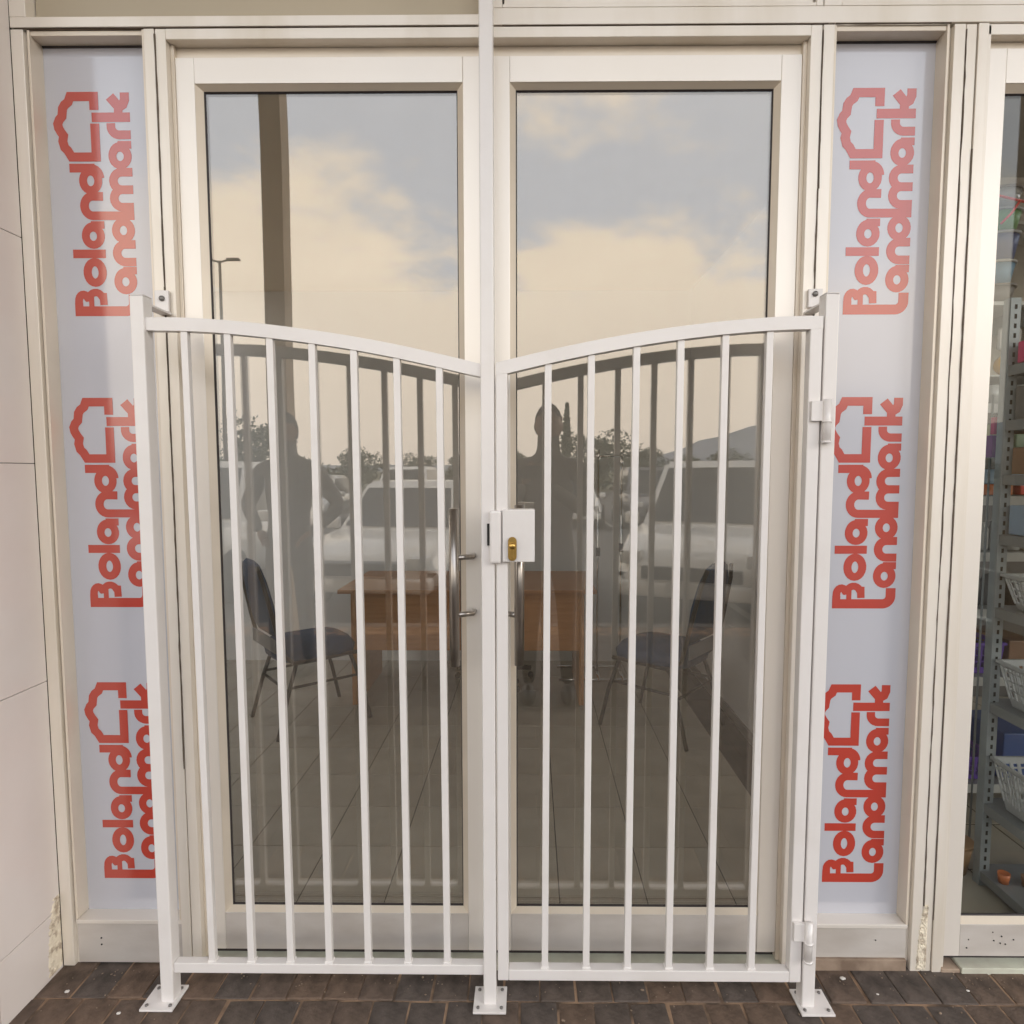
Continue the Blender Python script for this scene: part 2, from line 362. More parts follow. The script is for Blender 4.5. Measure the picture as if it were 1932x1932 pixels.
# litter and crumbs on the bricks
bm = bmesh.new(); rnd = random.Random(9)
for _ in range(420):
    x = rnd.uniform(-1.22, 1.75); y = .105 - abs(rnd.gauss(0, .05)) if rnd.random() < .6 else rnd.uniform(-.25, .1); r_ = rnd.uniform(.0006, .0022) * (1.8 if rnd.random() < .06 else 1)
    m4 = Matrix.Translation((x, y, r_ * .5)) @ Matrix.Rotation(rnd.uniform(0, 6), 4, 'Z') @ Matrix.Diagonal((r_ * rnd.uniform(.7, 1.8), r_, r_ * .6, 1))
    bmesh.ops.create_icosphere(bm, subdivisions=1, radius=1, matrix=m4)
o = fin(bm, 'grit', M['grit'], None); tag(o, 'pale grit and crumbs scattered on the dark paving bricks', 'grit', None, 'stuff')
for x, y, r_, lb_ in ((-1.17, .02, .006, 'white plaster chip near the tiled wall at the left'), (1.02, .085, .007, 'largest white plaster chip, below the right film window'), (1.09, .03, .004, 'small white plaster chip right of the right base plate'), (-.98, -.05, .005, 'white plaster chip in front of the left base plate'), (1.35, .045, .004, 'small white plaster chip below the right shop door')):
    bm = bmesh.new(); bmesh.ops.create_icosphere(bm, subdivisions=1, radius=1, matrix=Matrix.Translation((x, y, r_ * .35)) @ Matrix.Diagonal((r_ * 1.3, r_, r_ * .35, 1)))
    tag(fin(bm, 'plaster_chip', M['chip'], None), lb_, 'chip', 'plaster chips on the paving')
kerb = thing('kerb', 'pale concrete kerb between the brick pavement and the car park', 'kerb', (0, -3.97, 0))
for k in range(18):
    box('kerbstone', M['concrete'], kerb, -9 + k * 1.0 + .004, -8 + k * 1.0 - .004, -4.05, -3.902, -0.25, 0.004, 0.01)
g = box('ground', M['grassland'], None, -4500, 4500, -4500, 4000, -0.9, -0.16, 0); tag(g, kind='structure')
road = box('car_park', M['asphalt'], None, -60, 60, -50, -4.052, -0.3, -0.13, 0); tag(road, kind='structure')
bm = bmesh.new()
for k in range(-8, 9): bbox(bm, k * 2.5 - .05, k * 2.5 + .05, -9.2, -4.4, -0.128, -0.126)
for k in range(-8, 9): bbox(bm, k * 2.5 - .05, k * 2.5 + .05, -22, -16.5, -0.128, -0.126)
o = fin(bm, 'bay_markings', M['roadpaint'], road)

# ------------------------------------------------------------------ left tiled pilaster
pil = box('wall', M['grout'], None, -2.6, -1.2575, -0.108, 0.6, -0.1, 5.2, 0); tag(pil, kind='structure')
zj = [-0.02, 0.182, 0.857, 1.473, 2.080, 2.69, 3.30, 3.91, 4.52, 5.15]
for a, b in zip(zj, zj[1:]):
    box('tile', M['tile'], pil, -1.2572, -1.2500, -0.104, 0.1145, a + .0009, b - .0009, 0.0012)
    for q in range(2):
        box('tile', M['tileface'], pil, -2.58 + q * .665, -1.92 + q * .665 + (0.0 if q == 0 else 0.0065), -0.1155, -0.1082, a + .0014, b - .0014, 0.0012)
def ragged(name, parent, axis, c, a0, a1, z1, out):
    rnd = random.Random(5); bm = bmesh.new(); nz, na = 46, 9; g = []
    for i in range(nz + 1):
        f = i / nz; lo = a0 + (a1 - a0) * max(0, min(.85, (.12 * rnd.random() + .75 * f ** 2.2 * rnd.uniform(.5, 1.1)))); row = []
        for j in range(na + 1):
            a = lo + (a1 - lo) * j / na; d = out * rnd.uniform(.1, 1) if 0 < j < na and 0 < i < nz else -.0004
            z = .004 + z1 * f + rnd.uniform(-.001, .001)
            row.append(bm.verts.new((c + d, a, z) if axis == 'x' else (a, c - d, z)))
        g.append(row)
    for i in range(nz):
        for j in range(na): bm.faces.new((g[i][j], g[i + 1][j], g[i + 1][j + 1], g[i][j + 1]))
    return fin(bm, name, M['peel'], parent)
# ------------------------------------------------------------------ facade frame
FY = 0.115
ragged('peeling_plaster', pil, 'x', -1.2500, 0.055, 0.1142, 0.22, 0.0035)
fr = thing('shopfront_frame', 'cream painted aluminium frame of the shopfront, its paint split along the joints', 'shopfront frame', (0, FY, 0))
def mull(x0, x1, z0=0.0, z1=2.614, y0=FY, y1=0.23, m='frame', name='mullion', bev=0.0015):
    return box(name, M[m], fr, x0, x1, y0, y1, z0, z1, bev)
# left edge
mull(-1.2495, -1.2165, 0.0)
mull(-1.2165, -1.2085, 0.0, y0=0.128)
# between side window and doors (left)
mull(-0.8965, -0.8690, 0.0); mull(-0.8665, -0.8390, 0.0, y0=FY + .001)
# between doors and right side window
mull(0.8570, 0.8865, 0.0, y0=FY + .001); mull(0.8890, 0.9180, 0.0)
# right group of mullions
mull(1.2190, 1.2290, 0.02, y0=0.130)
mull(1.2290, 1.2585, 0.0); mull(1.2605, 1.2880, 0.0, y0=FY + .001); mull(1.2900, 1.3170, 0.0, y0=FY - .003)
mull(1.3170, 1.3290, 0.0, y0=FY + .006)
# beams
def rail(x0, x1, z0, z1, y0=FY, y1=0.23, m='frame', name='transom'):
    return box(name, M[m], fr, x0, x1, y0, y1, z0, z1, 0.0015)
rail(-1.2500, -0.0050, 2.6185, 2.6450); rail(-0.0040, 4.0, 2.6180, 2.6600)
rail(-0.8385, 0.8565, 2.5865, 2.6135, name='door_head')
rail(-1.2080, -0.8970, 2.6145, 2.6180, y0=0.120); rail(0.9185, 1.2185, 2.6145, 2.6178, y0=0.120)
rail(-1.2080, 0.9180, 2.6136, 2.6184, y0=0.1175, m='crack', name='joint_seam')
# upper frame members and panels
rail(-0.8385, 0.8565, 2.556, 2.5862, y0=0.150, m='frame2', name='reveal_lining')
for (a, b, mm, zz, nm) in ((-1.206, -0.010, 'tanpanel', 2.646, 'upper_panel'), (0.052, 0.867, 'frame', 2.672, 'upper_panel'), (0.936, 2.2, 'frame', 2.669, 'upper_panel')):
    box(nm, M[mm], fr, a + .002, b - .002, 0.128 if mm != 'tanpanel' else 0.150, 0.2, zz + .002, 3.30, 0.001)
for x0, x1 in ((-1.2500, -1.2065), (-0.0085, 0.0495), (0.869, 0.886), (0.8885, 0.934), (2.202, 4.0)):
    box('upper_mullion', M['frame'], fr, x0, x1, FY, 0.23, 2.6605 if x0 > -0.02 else 2.6455, 3.30, 0.001)
for x0, x1, z in ((0.050, 0.8685, 2.6605), (0.9345, 2.2, 2.6605)):
    box('upper_sill', M['frame'], fr, x0 + .0005, x1 - .0005, FY, 0.23, z, z + .0085, 0.001)
# cracks in the paint
for x, z0, z1, w in ((-0.8678, 2.60, 1.95, .0018), (-0.8678, 1.95, 0.6, .0012), (0.8878, 2.60, 2.2, .0012), (0.8878, 2.2, 1.9, .0018), (1.2595, 2.6, 0.2, .0015), (1.2890, 2.3, 0.15, .0017), (0.8878, 1.9, 0.1, .001)):
    crack_strip('paint_crack', M['crack'], fr, x, z0, z1, FY - .0018, w, 0.0009, breaks=0.12)
for z, x0, x1 in ((2.6158, -1.24, -0.02), (2.6158, 0.05, 0.9), (2.6158, 0.92, 1.22)):
    crack_strip('paint_crack', M['crack'], fr, z, x0, x1, FY - .0012, 0.0011, 0.0004, True, 0.25)
ragged('peeling_plaster', fr, 'y', FY - .0002, 1.2440, 1.2740, 0.20, 0.0035)
# wall above
w = box('wall', M['wall'], None, -1.2565, 4.0, 0.13, 0.30, 3.3, 5.2, 0); tag(w, kind='structure')

# door threshold
th = thing('door_threshold', 'pale painted threshold under the glass doors', 'threshold', (0, 0.15, 0))
box('sill', M['sill'], th, -0.8385, 0.8565, 0.110, 0.27, -0.02, 0.0150, 0.002)
box('sill', M['gasket'], th, -0.8385, 0.8565, 0.158, 0.19, 0.0152, 0.034, 0.0)  # dark bar standing in for the shaded gap under the leaves

# ------------------------------------------------------------------ side windows with printed film
def stroke(bm, pts, w, k, closed=False):
    """flat ribbon with rounded joints, in logo units"""
    n = len(pts); L = []; Rr = []
    for i, p in enumerate(pts):
        if closed: a, b = pts[i - 1], pts[(i + 1) % n]
        else: a, b = pts[max(i - 1, 0)], pts[min(i + 1, n - 1)]
        def un(q):
            l = math.hypot(*q) or 1; return (q[0] / l, q[1] / l)
        d0 = un((p[0] - a[0], p[1] - a[1])) if (closed or i > 0) else un((b[0] - p[0], b[1] - p[1]))
        d1 = un((b[0] - p[0], b[1] - p[1])) if (closed or i < n - 1) else d0
        t = un((d0[0] + d1[0], d0[1] + d1[1])); nrm = (-t[1], t[0])
        c = max(0.45, t[0] * d1[0] + t[1] * d1[1])
        h = w / 2 / c
        L.append((p[0] + nrm[0] * h, p[1] + nrm[1] * h, k)); Rr.append((p[0] - nrm[0] * h, p[1] - nrm[1] * h, k))
    lv = [bm.verts.new(q) for q in L]; rv = [bm.verts.new(q) for q in Rr]
    rng = range(n) if closed else range(n - 1)
    for i in rng:
        j = (i + 1) % n
        bm.faces.new((lv[i], lv[j], rv[j], rv[i]))
def arc(cx, cy, rx, ry, a0, a1, n=14):
    return [(cx + rx * math.cos(R(a0 + (a1 - a0) * i / n)), cy + ry * math.sin(R(a0 + (a1 - a0) * i / n))) for i in range(n + 1)]
def logo_mesh():
    bm = bmesh.new(); K = [0]
    def s(pts, w=50, closed=False):
        K[0] += 1; stroke(bm, pts, w, K[0] * 0.09, closed)
    def ring(cx, cy, rx=57, ry=43, w=48): s(arc(cx, cy, rx, ry, 0, 342.8, 21), w, True)
    def ell_a(u, v): ring(u + 72, v + 67, 50, 44, 46); s([(u + 137, v), (u + 137, v + 78)] , 44); s(arc(u + 72, v + 67, 60, 46, 0, 90, 8), 42)
    def ell_n(u, v, W=150, leg=0): s([(u + 24, v)] + arc(u + W / 2, v + 62, W / 2 - 24, 48, 180, 0) + [(u + W - 24, v)], 50)
    def ell_o(u, v): ring(u + 85, v + 67, 60, 44, 48)
    # lower line
    s([(30, 370), (30, 70)] + arc(78, 72, 48, 47, 180, 270, 7)[1:] + [(128, 25)], 58)
    ell_a(130, 0)
    ell_n(293, 0, 150)
    ring(500, 67, 50, 44, 46); s([(585, 0), (585, 175)], 50)
    s([(634, 0)] + arc(684, 66, 50, 46, 180, 0, 10) + [(734, 0)], 50)
    s([(734, 5)] + arc(784, 66, 50, 46, 180, 0, 10) + [(834, 0)], 50)
    ell_a(852, 0)
    s([(1046, 0), (1046, 66)] + arc(1092, 66, 46, 46, 180, 96, 6)[1:] + [(1112, 112)], 50)
    s([(1145, 0), (1145, 220)], 54)
    s([(1160, 66), (1212, 66)], 50); s([(1200, 60), (1228, 84), (1262, 112)], 56); s([(1196, 70), (1216, 38), (1244, 27), (1284, 27)], 52)
    # upper line
    v = 176
    s([(40, 346), (86, 346)] + arc(88, 318, 40, 28, 90, -60, 8)[1:] + [(100, 288)], 46)
    s([(88, 282)] + arc(96, 246, 44, 40, 78, -62, 8) + [(116, 202), (66, 200)], 44)
    s([(56, 272), (124, 272)], 30); s([(8, 346), (80, 346)], 48)
    ell_o(172, v)
    s([(365, v - 0), (365, v + 190)], 50)
    ell_a(395, v)
    s([(585, v - 2)] + arc(641, v + 62, 56, 48, 180, 0) + [(696, v)], 50)
    ring(785, v + 67, 54, 44, 46); s([(858, v + 40), (858, v + 186)], 50); s(arc(800, v + 60, 58, 50, 0, -90, 8), 44)
    # gabled outline
    s([(1110, 204), (921, 204), (921, 345), (958, 366), (975, 383), (1010, 392), (1042, 386), (1062, 400), (1085, 412), (1108, 416), (1132, 406), (1150, 390), (1195, 384), (1215, 372), (1232, 350), (1262, 338), (1262, 204), (1186, 204)], 52)
    me = bpy.data.meshes.new('printed_logo')
    # drop the lower layers: turn (u, v, layer) into a vertical plane facing -Y
    for q in bm.verts:
        u, vv, k = q.co
        q.co = (-vv * 0.000480, -k * 0.0001, u * 0.0004655)
    for f in bm.faces:
        f.normal_update()
        if f.normal.y > 0: f.normal_flip()
    bm.to_mesh(me); bm.free(); me.materials.append(M['red']); return me
logo = logo_mesh()
def side_window(x0, x1, zb, base_x, label):
    t = thing('side_window', label, 'window', ((x0 + x1) / 2, 0.16, 0), 'narrow windows covered with printed film beside the doors')
    PY_ = 0.165
    film = box('printed_film', M['film'], t, x0 + .002, x1 - .002, PY_, PY_ + .006, zb + .002, 2.598, 0)
    for z in (1.884, 1.059, 0.2375):
        o = bpy.data.objects.new('printed_logo', logo); col.objects.link(o); o.parent = film
        o.location = (base_x, PY_ - .0004, z)
    sloped_ring('gasket', M['gasket'], t, (x0 - .001, x1 + .001, zb - .001, 2.601), (x0 + .004, x1 - .004, zb + .004, 2.5965), PY_ - .004, PY_ - .001)
    return t
sl = side_window(-1.2060, -0.9000, 0.130, -0.9715, 'pale blue film window with red printed logos left of the gate, partly behind its post')
sr = side_window(0.9200, 1.2180, 0.130, 1.1660, 'pale blue film window with red printed logos right of the gate, beside the shelves')
# reveal beads and kick panels
for t, x0, x1, zk in ((sl, -1.2083, -0.8967, 0.045), (sr, 0.9183, 1.2187, 0.040)):
    box('bead', M['frame2'], t, x0 + .0003, x0 + .0065, 0.118, 0.1712, 0.142, 2.6140, 0.0008)
    box('bead', M['frame2'], t, x1 - .0065, x1 - .0003, 0.118, 0.1712, 0.142, 2.6140, 0.0008)
    box('bead', M['frame2'], t, x0 + .0067, x1 - .0067, 0.122, 0.1712, 2.6015, 2.6138, 0.0008)
    box('sill', M['leafp'], t, x0 + .0005, x1 - .0005, 0.117, 0.1712, 0.1290, 0.1405, 0.001)
    box('kick_panel', M['dimrail'], t, x0 + .001, x1 - .001, 0.122, 0.2, 0.006 if x0 < 0 else 0.036, 0.1285, 0.001)
box('dirty_ledge', M['dirtsill'], sr, 0.92, 1.2175, 0.114, 0.2, 0.0, 0.0355, 0.002)
for zz in (0.082, 0.062):
    lathe('screw_hole', M['darkhole'], sl, [(0.0001, -.0016), (0.0026, -.0014), (0.0026, 0.0)], (-1.138, 0.1220, zz), 8, 'Y')
lathe('screw_hole', M['darkhole'], sr, [(0.0001, -.0016), (0.002, -.0014), (0.002, 0.0)], (1.13, 0.1220, 0.09), 8, 'Y')

# ------------------------------------------------------------------ glass door leaves
def door(x0, x1, gx0, gx1, label, flip, ztop=2.556, zg=2.478, zb=0.036, zbr=0.150, y=0.14, group='glazed doors of the shopfront', glass='glass', name='glass_door', yg=0.165, sx0=None, sx1=None):
    t = thing(name, label, 'door', ((x0 + x1) / 2, y + .02, 0), group)
    a, b = sx0, sx1
    bw = 0.0115
    box('stile', M['leafp'], t, x0, a, y, y + .045, zb, ztop, 0.0015)
    box('stile', M['leafp'], t, b, x1, y, y + .045, zb, ztop, 0.0015)
    box('top_rail', M['leafp'], t, a + .0004, b - .0004, y + .0003, y + .0445, zg + bw, ztop - .0003, 0.0008)
    box('bottom_rail', M['dimrail'], t, a + .0004, b - .0004, y + .0003, y + .0445, zb + .0003, zbr, 0.0008)
    sloped_ring('glazing_bead', M['frame2'], t, (a, b, zbr, zg + bw), (gx0 - .002, gx1 + .002, zbr + .011, zg + .001), y + .002, yg - .006)
    sloped_ring('gasket', M['gasket'], t, (gx0 - .0022, gx1 + .0022, zbr + .0108, zg + .0012), (gx0 + .001, gx1 - .001, zbr + .0135, zg - .0022), yg - .0055, yg - .001)
    box('glass_pane', M[glass], t, gx0 - .001, gx1 + .001, yg, yg + .006, zbr + .011, zg + .001, 0)
    return t
dl = door(-0.829, -0.0032, -0.762, -0.0765, 'left glass door leaf of the pair behind the white gate, with a long steel handle', 1, sx0=-0.779, sx1=-0.058)
dr = door(0.0, 0.846, 0.0855, 0.777, 'right glass door leaf of the pair behind the white gate, with a long steel handle', -1, sx0=0.068, sx1=0.792)
box('meeting_seal', M['gasket'], dl, -0.0031, -0.0003, 0.150, 0.18, 0.04, 2.55, 0)
for t, x, sx, z0, z1 in ((dl, -0.085, -0.036, 0.914, 1.350), (dr, 0.0935, 0.045, 0.917, 1.360)):
    h = tube('pull_handle', M['steel'], t, [(x, 0.082, z0), (x, 0.082, z1)], 0.0135, 16)
    for zz in (1.215, 1.056):
        tube('standoff', M['steel'], h, [(x, 0.084, zz), (sx, 0.108, zz), (sx, 0.141, zz)], 0.0078, 10)
# thin push marks / shallow jamb reveals
for x0, x1 in ((-0.8387, -0.8292), (0.8463, 0.8568)):
    box('reveal_lining', M['frame2'], fr, x0, x1, 0.136, 0.2, 0.016, 2.5862, 0.0008)

# ------------------------------------------------------------------ right shop door
rd = thing('glass_door', 'cream framed glass door at the right edge, stocked shelves behind it', 'door', (1.9, 0.15, 0))
box('stile', M['leafp'], rd, 1.3295, 1.3790, 0.13, 0.175, 0.036, 2.562, 0.0015)
box('top_rail', M['leafp'], rd, 1.3795, 2.3, 0.1302, 0.1748, 2.474, 2.5615, 0.0012)
box('bottom_rail', M['dimrail'], rd, 1.3795, 2.3, 0.1302, 0.1748, 0.0362, 0.133, 0.0012)
box('stile', M['leafp'], rd, 2.3005, 2.35, 0.13, 0.175, 0.036, 2.562, 0.0015)
sloped_ring('glazing_bead', M['frame2'], rd, (1.3790, 2.3, 0.133, 2.474), (1.384, 2.29, 0.147, 2.458), 0.132, 0.150)
box('glass_pane', M['glass2'], rd, 1.3835, 2.291, 0.154, 0.160, 0.146, 2.459, 0)
sloped_ring('gasket', M['gasket'], rd, (1.3838, 2.2902, 0.1468, 2.4582), (1.3865, 2.288, 0.150, 2.455), 0.1495, 0.153)
for x, z in ((1.50, .098), (1.478, .085), (1.512, .074), (1.497, .077), (1.535, .088), (1.405, .087), (1.40, .062), (1.474, .110)):
    lathe('screw_hole', M['darkhole'], rd, [(0.0001, -.0016), (random.choice((.0012, .0022)), -.0014), (0.002, 0.0)], (x, 0.1302, z), 8, 'Y')
rail(1.3175, 4.0, 2.590, 2.6175, y0=0.121, name='door_head'); rail(1.3295, 4.0, 2.563, 2.5895, y0=0.150, m='frame2', name='reveal_lining')
th2 = thing('door_threshold', 'worn light threshold step under the glass door at the right edge', 'threshold', (1.9, 0.15, 0))
box('sill', M['sill'], th2, 1.375, 4.0, 0.108, 0.30, -0.02, 0.016, 0.002)
box('dirty_ledge', M['dirtsill'], th2, 1.318, 1.374, 0.112, 0.30, -0.02, 0.010, 0.002)
box('gap', M['gasket'], th2, 1.33, 4.0, 0.150, 0.17, 0.0162, 0.035, 0)  # dark bar, shade under the door put in as colour
# unseen glass bay added beyond the frame edge to bring daylight into the shop
sg = thing('added_glass_bay', 'unseen clear glass bay added beyond the right door for daylight', 'window', (3.1, 0.15, 0))
box('window_frame', M['frame'], sg, 2.351, 2.40, 0.115, 0.18, 0.017, 2.562, 0.001); box('window_frame', M['frame'], sg, 3.95, 4.0, 0.115, 0.18, 0.017, 2.562, 0.001)
box('glass_pane', M['glass2'], sg, 2.4005, 3.9495, 0.15, 0.156, 0.05, 2.562, 0)
box('sill', M['frame'], sg, 2.4005, 3.9495, 0.115, 0.18, 0.0165, 0.0495, 0)

# ------------------------------------------------------------------ security gate
PW = 0.0345
gf = thing('security_railing', 'white steel posts with the fixed left panel of upright bars bolted to the pavement', 'railing', (0, 0, 0))
posts = [(-0.8655, 1.892), (0.0150, 3.29), (0.8755, 1.892)]
for x, zt in posts:
    p = box('post', M['gate'], gf, x - PW / 2, x + PW / 2, -0.0205, 0.0205, 0.006, zt, 0.003)
    if zt < 2: box('post_cap', M['gate'], p, x - PW / 2 + .0005, x + PW / 2 - .0005, -0.0200, 0.0200, zt + .0002, zt + .003, 0.001)
for x0, x1, y0, y1 in ((-0.928, -0.838, -0.046, 0.040), (-0.0295, 0.0595, -0.046, 0.042), (0.849, 0.938, -0.046, 0.040)):
    bp = box('base_plate', M['gate'], gf, x0, x1, y0, y1, 0.0015, 0.0078, 0.0012)
    for a in (x0 + .013, x1 - .013):
        for b in (y0 + .014, y1 - .014):
            lathe('bolt', M['bolt'], bp, [(0.0045, 0), (0.0045, .003), (0.0025, .0042), (0.0001, .0042)], (a, b, 0.0079), 8)
def arc_rail(name, parent, P, x0, x1, y0=-0.0125, y1=0.0125, th=0.033, n=28):
    """P: x -> top edge height; a square tube bent along the curve"""
    bm = bmesh.new(); prev = None
    for i in range(n + 1):
        x = x0 + (x1 - x0) * i / n
        z = P(x); dz = (P(x + .004) - P(x - .004)) / .008
        l = math.hypot(1, dz); nx, nz = -dz / l, 1 / l
        c = [(x, y0, z), (x, y1, z), (x - nx * th, y1, z - nz * th), (x - nx * th, y0, z - nz * th)]
        if i in (0, n): c = [(x, y0, z), (x, y1, z), (x, y1, z - th / nz), (x, y0, z - th / nz)]
        cur = [bm.verts.new(q) for q in c]
        if prev:
            for k in range(4): bm.faces.new((prev[k], prev[(k + 1) % 4], cur[(k + 1) % 4], cur[k]))
        else: bm.faces.new(cur)
        prev = cur
    bm.faces.new(prev)
    es = [e for e in bm.edges if abs(e.verts[0].co.x - e.verts[1].co.x) > 0.002]
    bmesh.ops.bevel(bm, geom=es, offset=0.0022, segments=2, affect='EDGES', profile=0.5)
    return fin(bm, name, M['gate'], parent)
def interp(T):
    def f(x):
        x = max(T[0][0], min(T[-1][0], x))
        for i in range(len(T) - 1):
            if x <= T[i + 1][0]:
                p0, p1, p2, p3 = T[max(i - 1, 0)], T[i], T[i + 1], T[min(i + 2, len(T) - 1)]
                t = (x - p1[0]) / (p2[0] - p1[0]); h = p2[0] - p1[0]
                m1 = (p2[1] - p0[1]) / (p2[0] - p0[0]); m2 = (p3[1] - p1[1]) / (p3[0] - p1[0])
                return (2 * t**3 - 3 * t**2 + 1) * p1[1] + (t**3 - 2 * t**2 + t) * h * m1 + (-2 * t**3 + 3 * t**2) * p2[1] + (t**3 - t**2) * h * m2
        return T[-1][1]
    return f
PL = interp([(-0.851, 1.8395), (-0.75, 1.838), (-0.653, 1.8325), (-0.546, 1.822), (-0.435, 1.808), (-0.329, 1.792), (-0.221, 1.772), (-0.114, 1.749), (0.0, 1.722)])
PR = interp([(0.034, 1.7235), (0.170, 1.755), (0.276, 1.777), (0.389, 1.797), (0.499, 1.813), (0.614, 1.826), (0.717, 1.834), (0.78, 1.837), (0.86, 1.838)])
arc_rail('top_rail', gf, PL, -0.8480, -0.0022)
box('bottom_rail', M['gate'], gf, -0.8480, -0.0022, -0.013, 0.013, 0.086, 0.1140, 0.002)
def bar(parent, x, z0, z1, xt, y=0.0, hw=0.0088):
    bm = bmesh.new()
    vs = bbox(bm, -hw, hw, -hw, hw, z0, z1, 0.0016)
    for v in bm.verts:
        s = (v.co.z - z0) / (z1 - z0); v.co.x += x + (xt - x) * s; v.co.y += y
    o = fin(bm, 'bar', M['gate'], parent)
    bm = bmesh.new()
    bbox(bm, x - hw - .003, x + hw + .003, y - hw - .002, y + hw + .002, z0 - .0005, z0 + .006, 0.0025)
    fin(bm, 'weld', M['gate_w'], o)
    return o
XB = [(-0.745, -0.755), (-0.638, -0.645), (-0.530, -0.538), (-0.425, -0.431), (-0.318, -0.325), (-0.209, -0.216), (-0.102, -0.108)]
for xb, xt in XB: bar(gf, xb, 0.1135, PL(xt) - 0.032, xt)
# wall lugs
for s, x0, x1 in ((-1, -0.890, -0.853), (1, 0.868, 0.905)):
    z0, z1 = (1.882, 1.938) if s < 0 else (1.890, 1.938)
    l = box('wall_bracket', M['gate'], gf, x0, x1, 0.1035, 0.1128, z0, z1, 0.0015)
    lathe('bolt', M['bolt'], l, [(0.0001, -.006), (0.006, -.006), (0.0075, -.003), (0.0075, 0)], ((x0 + x1) / 2 - .002 * s, 0.1033, z0 + .034), 10, 'Y')
    bm = bmesh.new(); xm = -0.8655 if s < 0 else 0.8755
    bbox(bm, xm - .016, xm + .016, 0.021, 0.1125, 1.874, 1.8795, 0.001)
    fin(bm, 'bracket_arm', M['gate'], l)
# opening leaf
gl = thing('security_gate', 'white steel gate leaf of upright bars with a curved top and square lock box', 'gate', (0.44, 0, 0.07))
GY = -0.004
for x0, x1 in ((0.0365, 0.0660), (0.8230, 0.8540)):
    zt = PR((x0 + x1) / 2) - 0.030
    box('stile', M['gate'], gl, x0, x1, GY - .0150, GY + .0150, 0.0755, zt, 0.0022)
arc_rail('top_rail', gl, PR, 0.0365, 0.8540, GY - .0152, GY + .0152, 0.0325)
box('bottom_rail', M['gate'], gl, 0.0663, 0.8227, GY - .0148, GY + .0148, 0.0755, 0.1060, 0.002)
for xb, xt in ((0.164, 0.169), (0.276, 0.278), (0.388, 0.392), (0.500, 0.503), (0.611, 0.615), (0.723, 0.726)):
    bar(gl, xb, 0.1055, PR(xt) - 0.0325, xt, GY)
lb = box('lock_box', M['gate'], gl, 0.0530, 0.1350, GY - .028, GY + .022, 1.2205, 1.3545, 0.0015)
box('latch_cover', M['gate'], lb, 0.0200, 0.0495, GY - .0335, GY - .0155, 1.2165, 1.3520, 0.006)
box('latch_slot', M['darkhole'], lb, 0.0135, 0.0198, GY - .0235, GY - .0165, 1.262, 1.318, 0.0005)
bm = bmesh.new()
pp_ = arc(0.078, 1.274, .011, .011, 0, 180, 10) + arc(0.078, 1.2345, .011, .011, 180, 360, 10)
f_ = [[bm.verts.new((a, y_, b)) for a, b in pp_] for y_ in (GY - .033, GY - .0282)]
bm.faces.new(f_[0]); bm.faces.new(f_[1])
for k in range(len(pp_)): bm.faces.new((f_[0][k - 1], f_[0][k], f_[1][k], f_[1][k - 1]))
bx_ = fin(bm, 'keyhole_plate', M['brass'], lb)
lathe('lock_cylinder', M['brass'], bx_, [(0.0001, -.009), (0.0065, -.009), (0.0085, -.006), (0.0085, 0)], (0.078, GY - .0326, 1.262), 16, 'Y')
box('lock_body', M['brass'], bx_, 0.0735, 0.0825, GY - .0385, GY - .0328, 1.226, 1.258, 0.0018)
for zz in (1.577, 0.20):
    hg = tube('hinge', M['gate'], gl, [(0.8655, -0.032, zz - .052), (0.8655, -0.032, zz + .054)], 0.0098, 12)
    box('hinge_leaf', M['gate'], hg, 0.8275, 0.8640, -0.0300, -0.0196, zz, zz + .050, 0.0012)
    tube('hinge_ring', M['gate'], hg, [(0.8655, -0.032, zz - .004), (0.8655, -0.032, zz + .001)], 0.0118, 12)
    tube('hinge_ring', M['gate'], hg, [(0.8655, -0.032, zz - .055), (0.8655, -0.032, zz - .050)], 0.0122, 12)

# ------------------------------------------------------------------ the room behind the doors
RX0, RX1, RYB, RZ = -3.6, 1.312, 3.17, 2.78
def struct(name, m, x0, x1, y0, y1, z0, z1, bev=0):
    return tag(box(name, m, None, x0, x1, y0, y1, z0, z1, bev), kind='structure')
rf = struct('floor', M['grout'], RX0, 1.300, 0.231, RYB, -0.05, -0.003)
tile_me = []
for i in range(2):
    bm = bmesh.new(); bbox(bm, -0.1465, 0.1465, -0.1455, 0.1455, -0.012, 0.0, 0.0012)
    me = bpy.data.meshes.new('tile'); bmesh.ops.recalc_face_normals(bm, faces=bm.faces); bm.to_mesh(me); bm.free(); me.materials.append(M['floortile'][i]); tile_me.append(me)
def tiles(parent, x0, x1, y0, y1, ox, oy, sx=0.297, sy=0.295):
    i0 = math.ceil((x0 - ox) / sx); i1 = math.floor((x1 - ox) / sx); j0 = math.ceil((y0 - oy) / sy); j1 = math.floor((y1 - oy) / sy)
    for i in range(i0, i1):
        for j in range(j0, j1):
            o = bpy.data.objects.new('tile', random.choice(tile_me)); col.objects.link(o); o.parent = parent
            o.location = (ox + (i + .5) * sx, oy + (j + .5) * sy, random.uniform(-.0004, .0004))
tiles(rf, -2.5, 1.41, 0.13, 3.4, -0.370, 0.430)
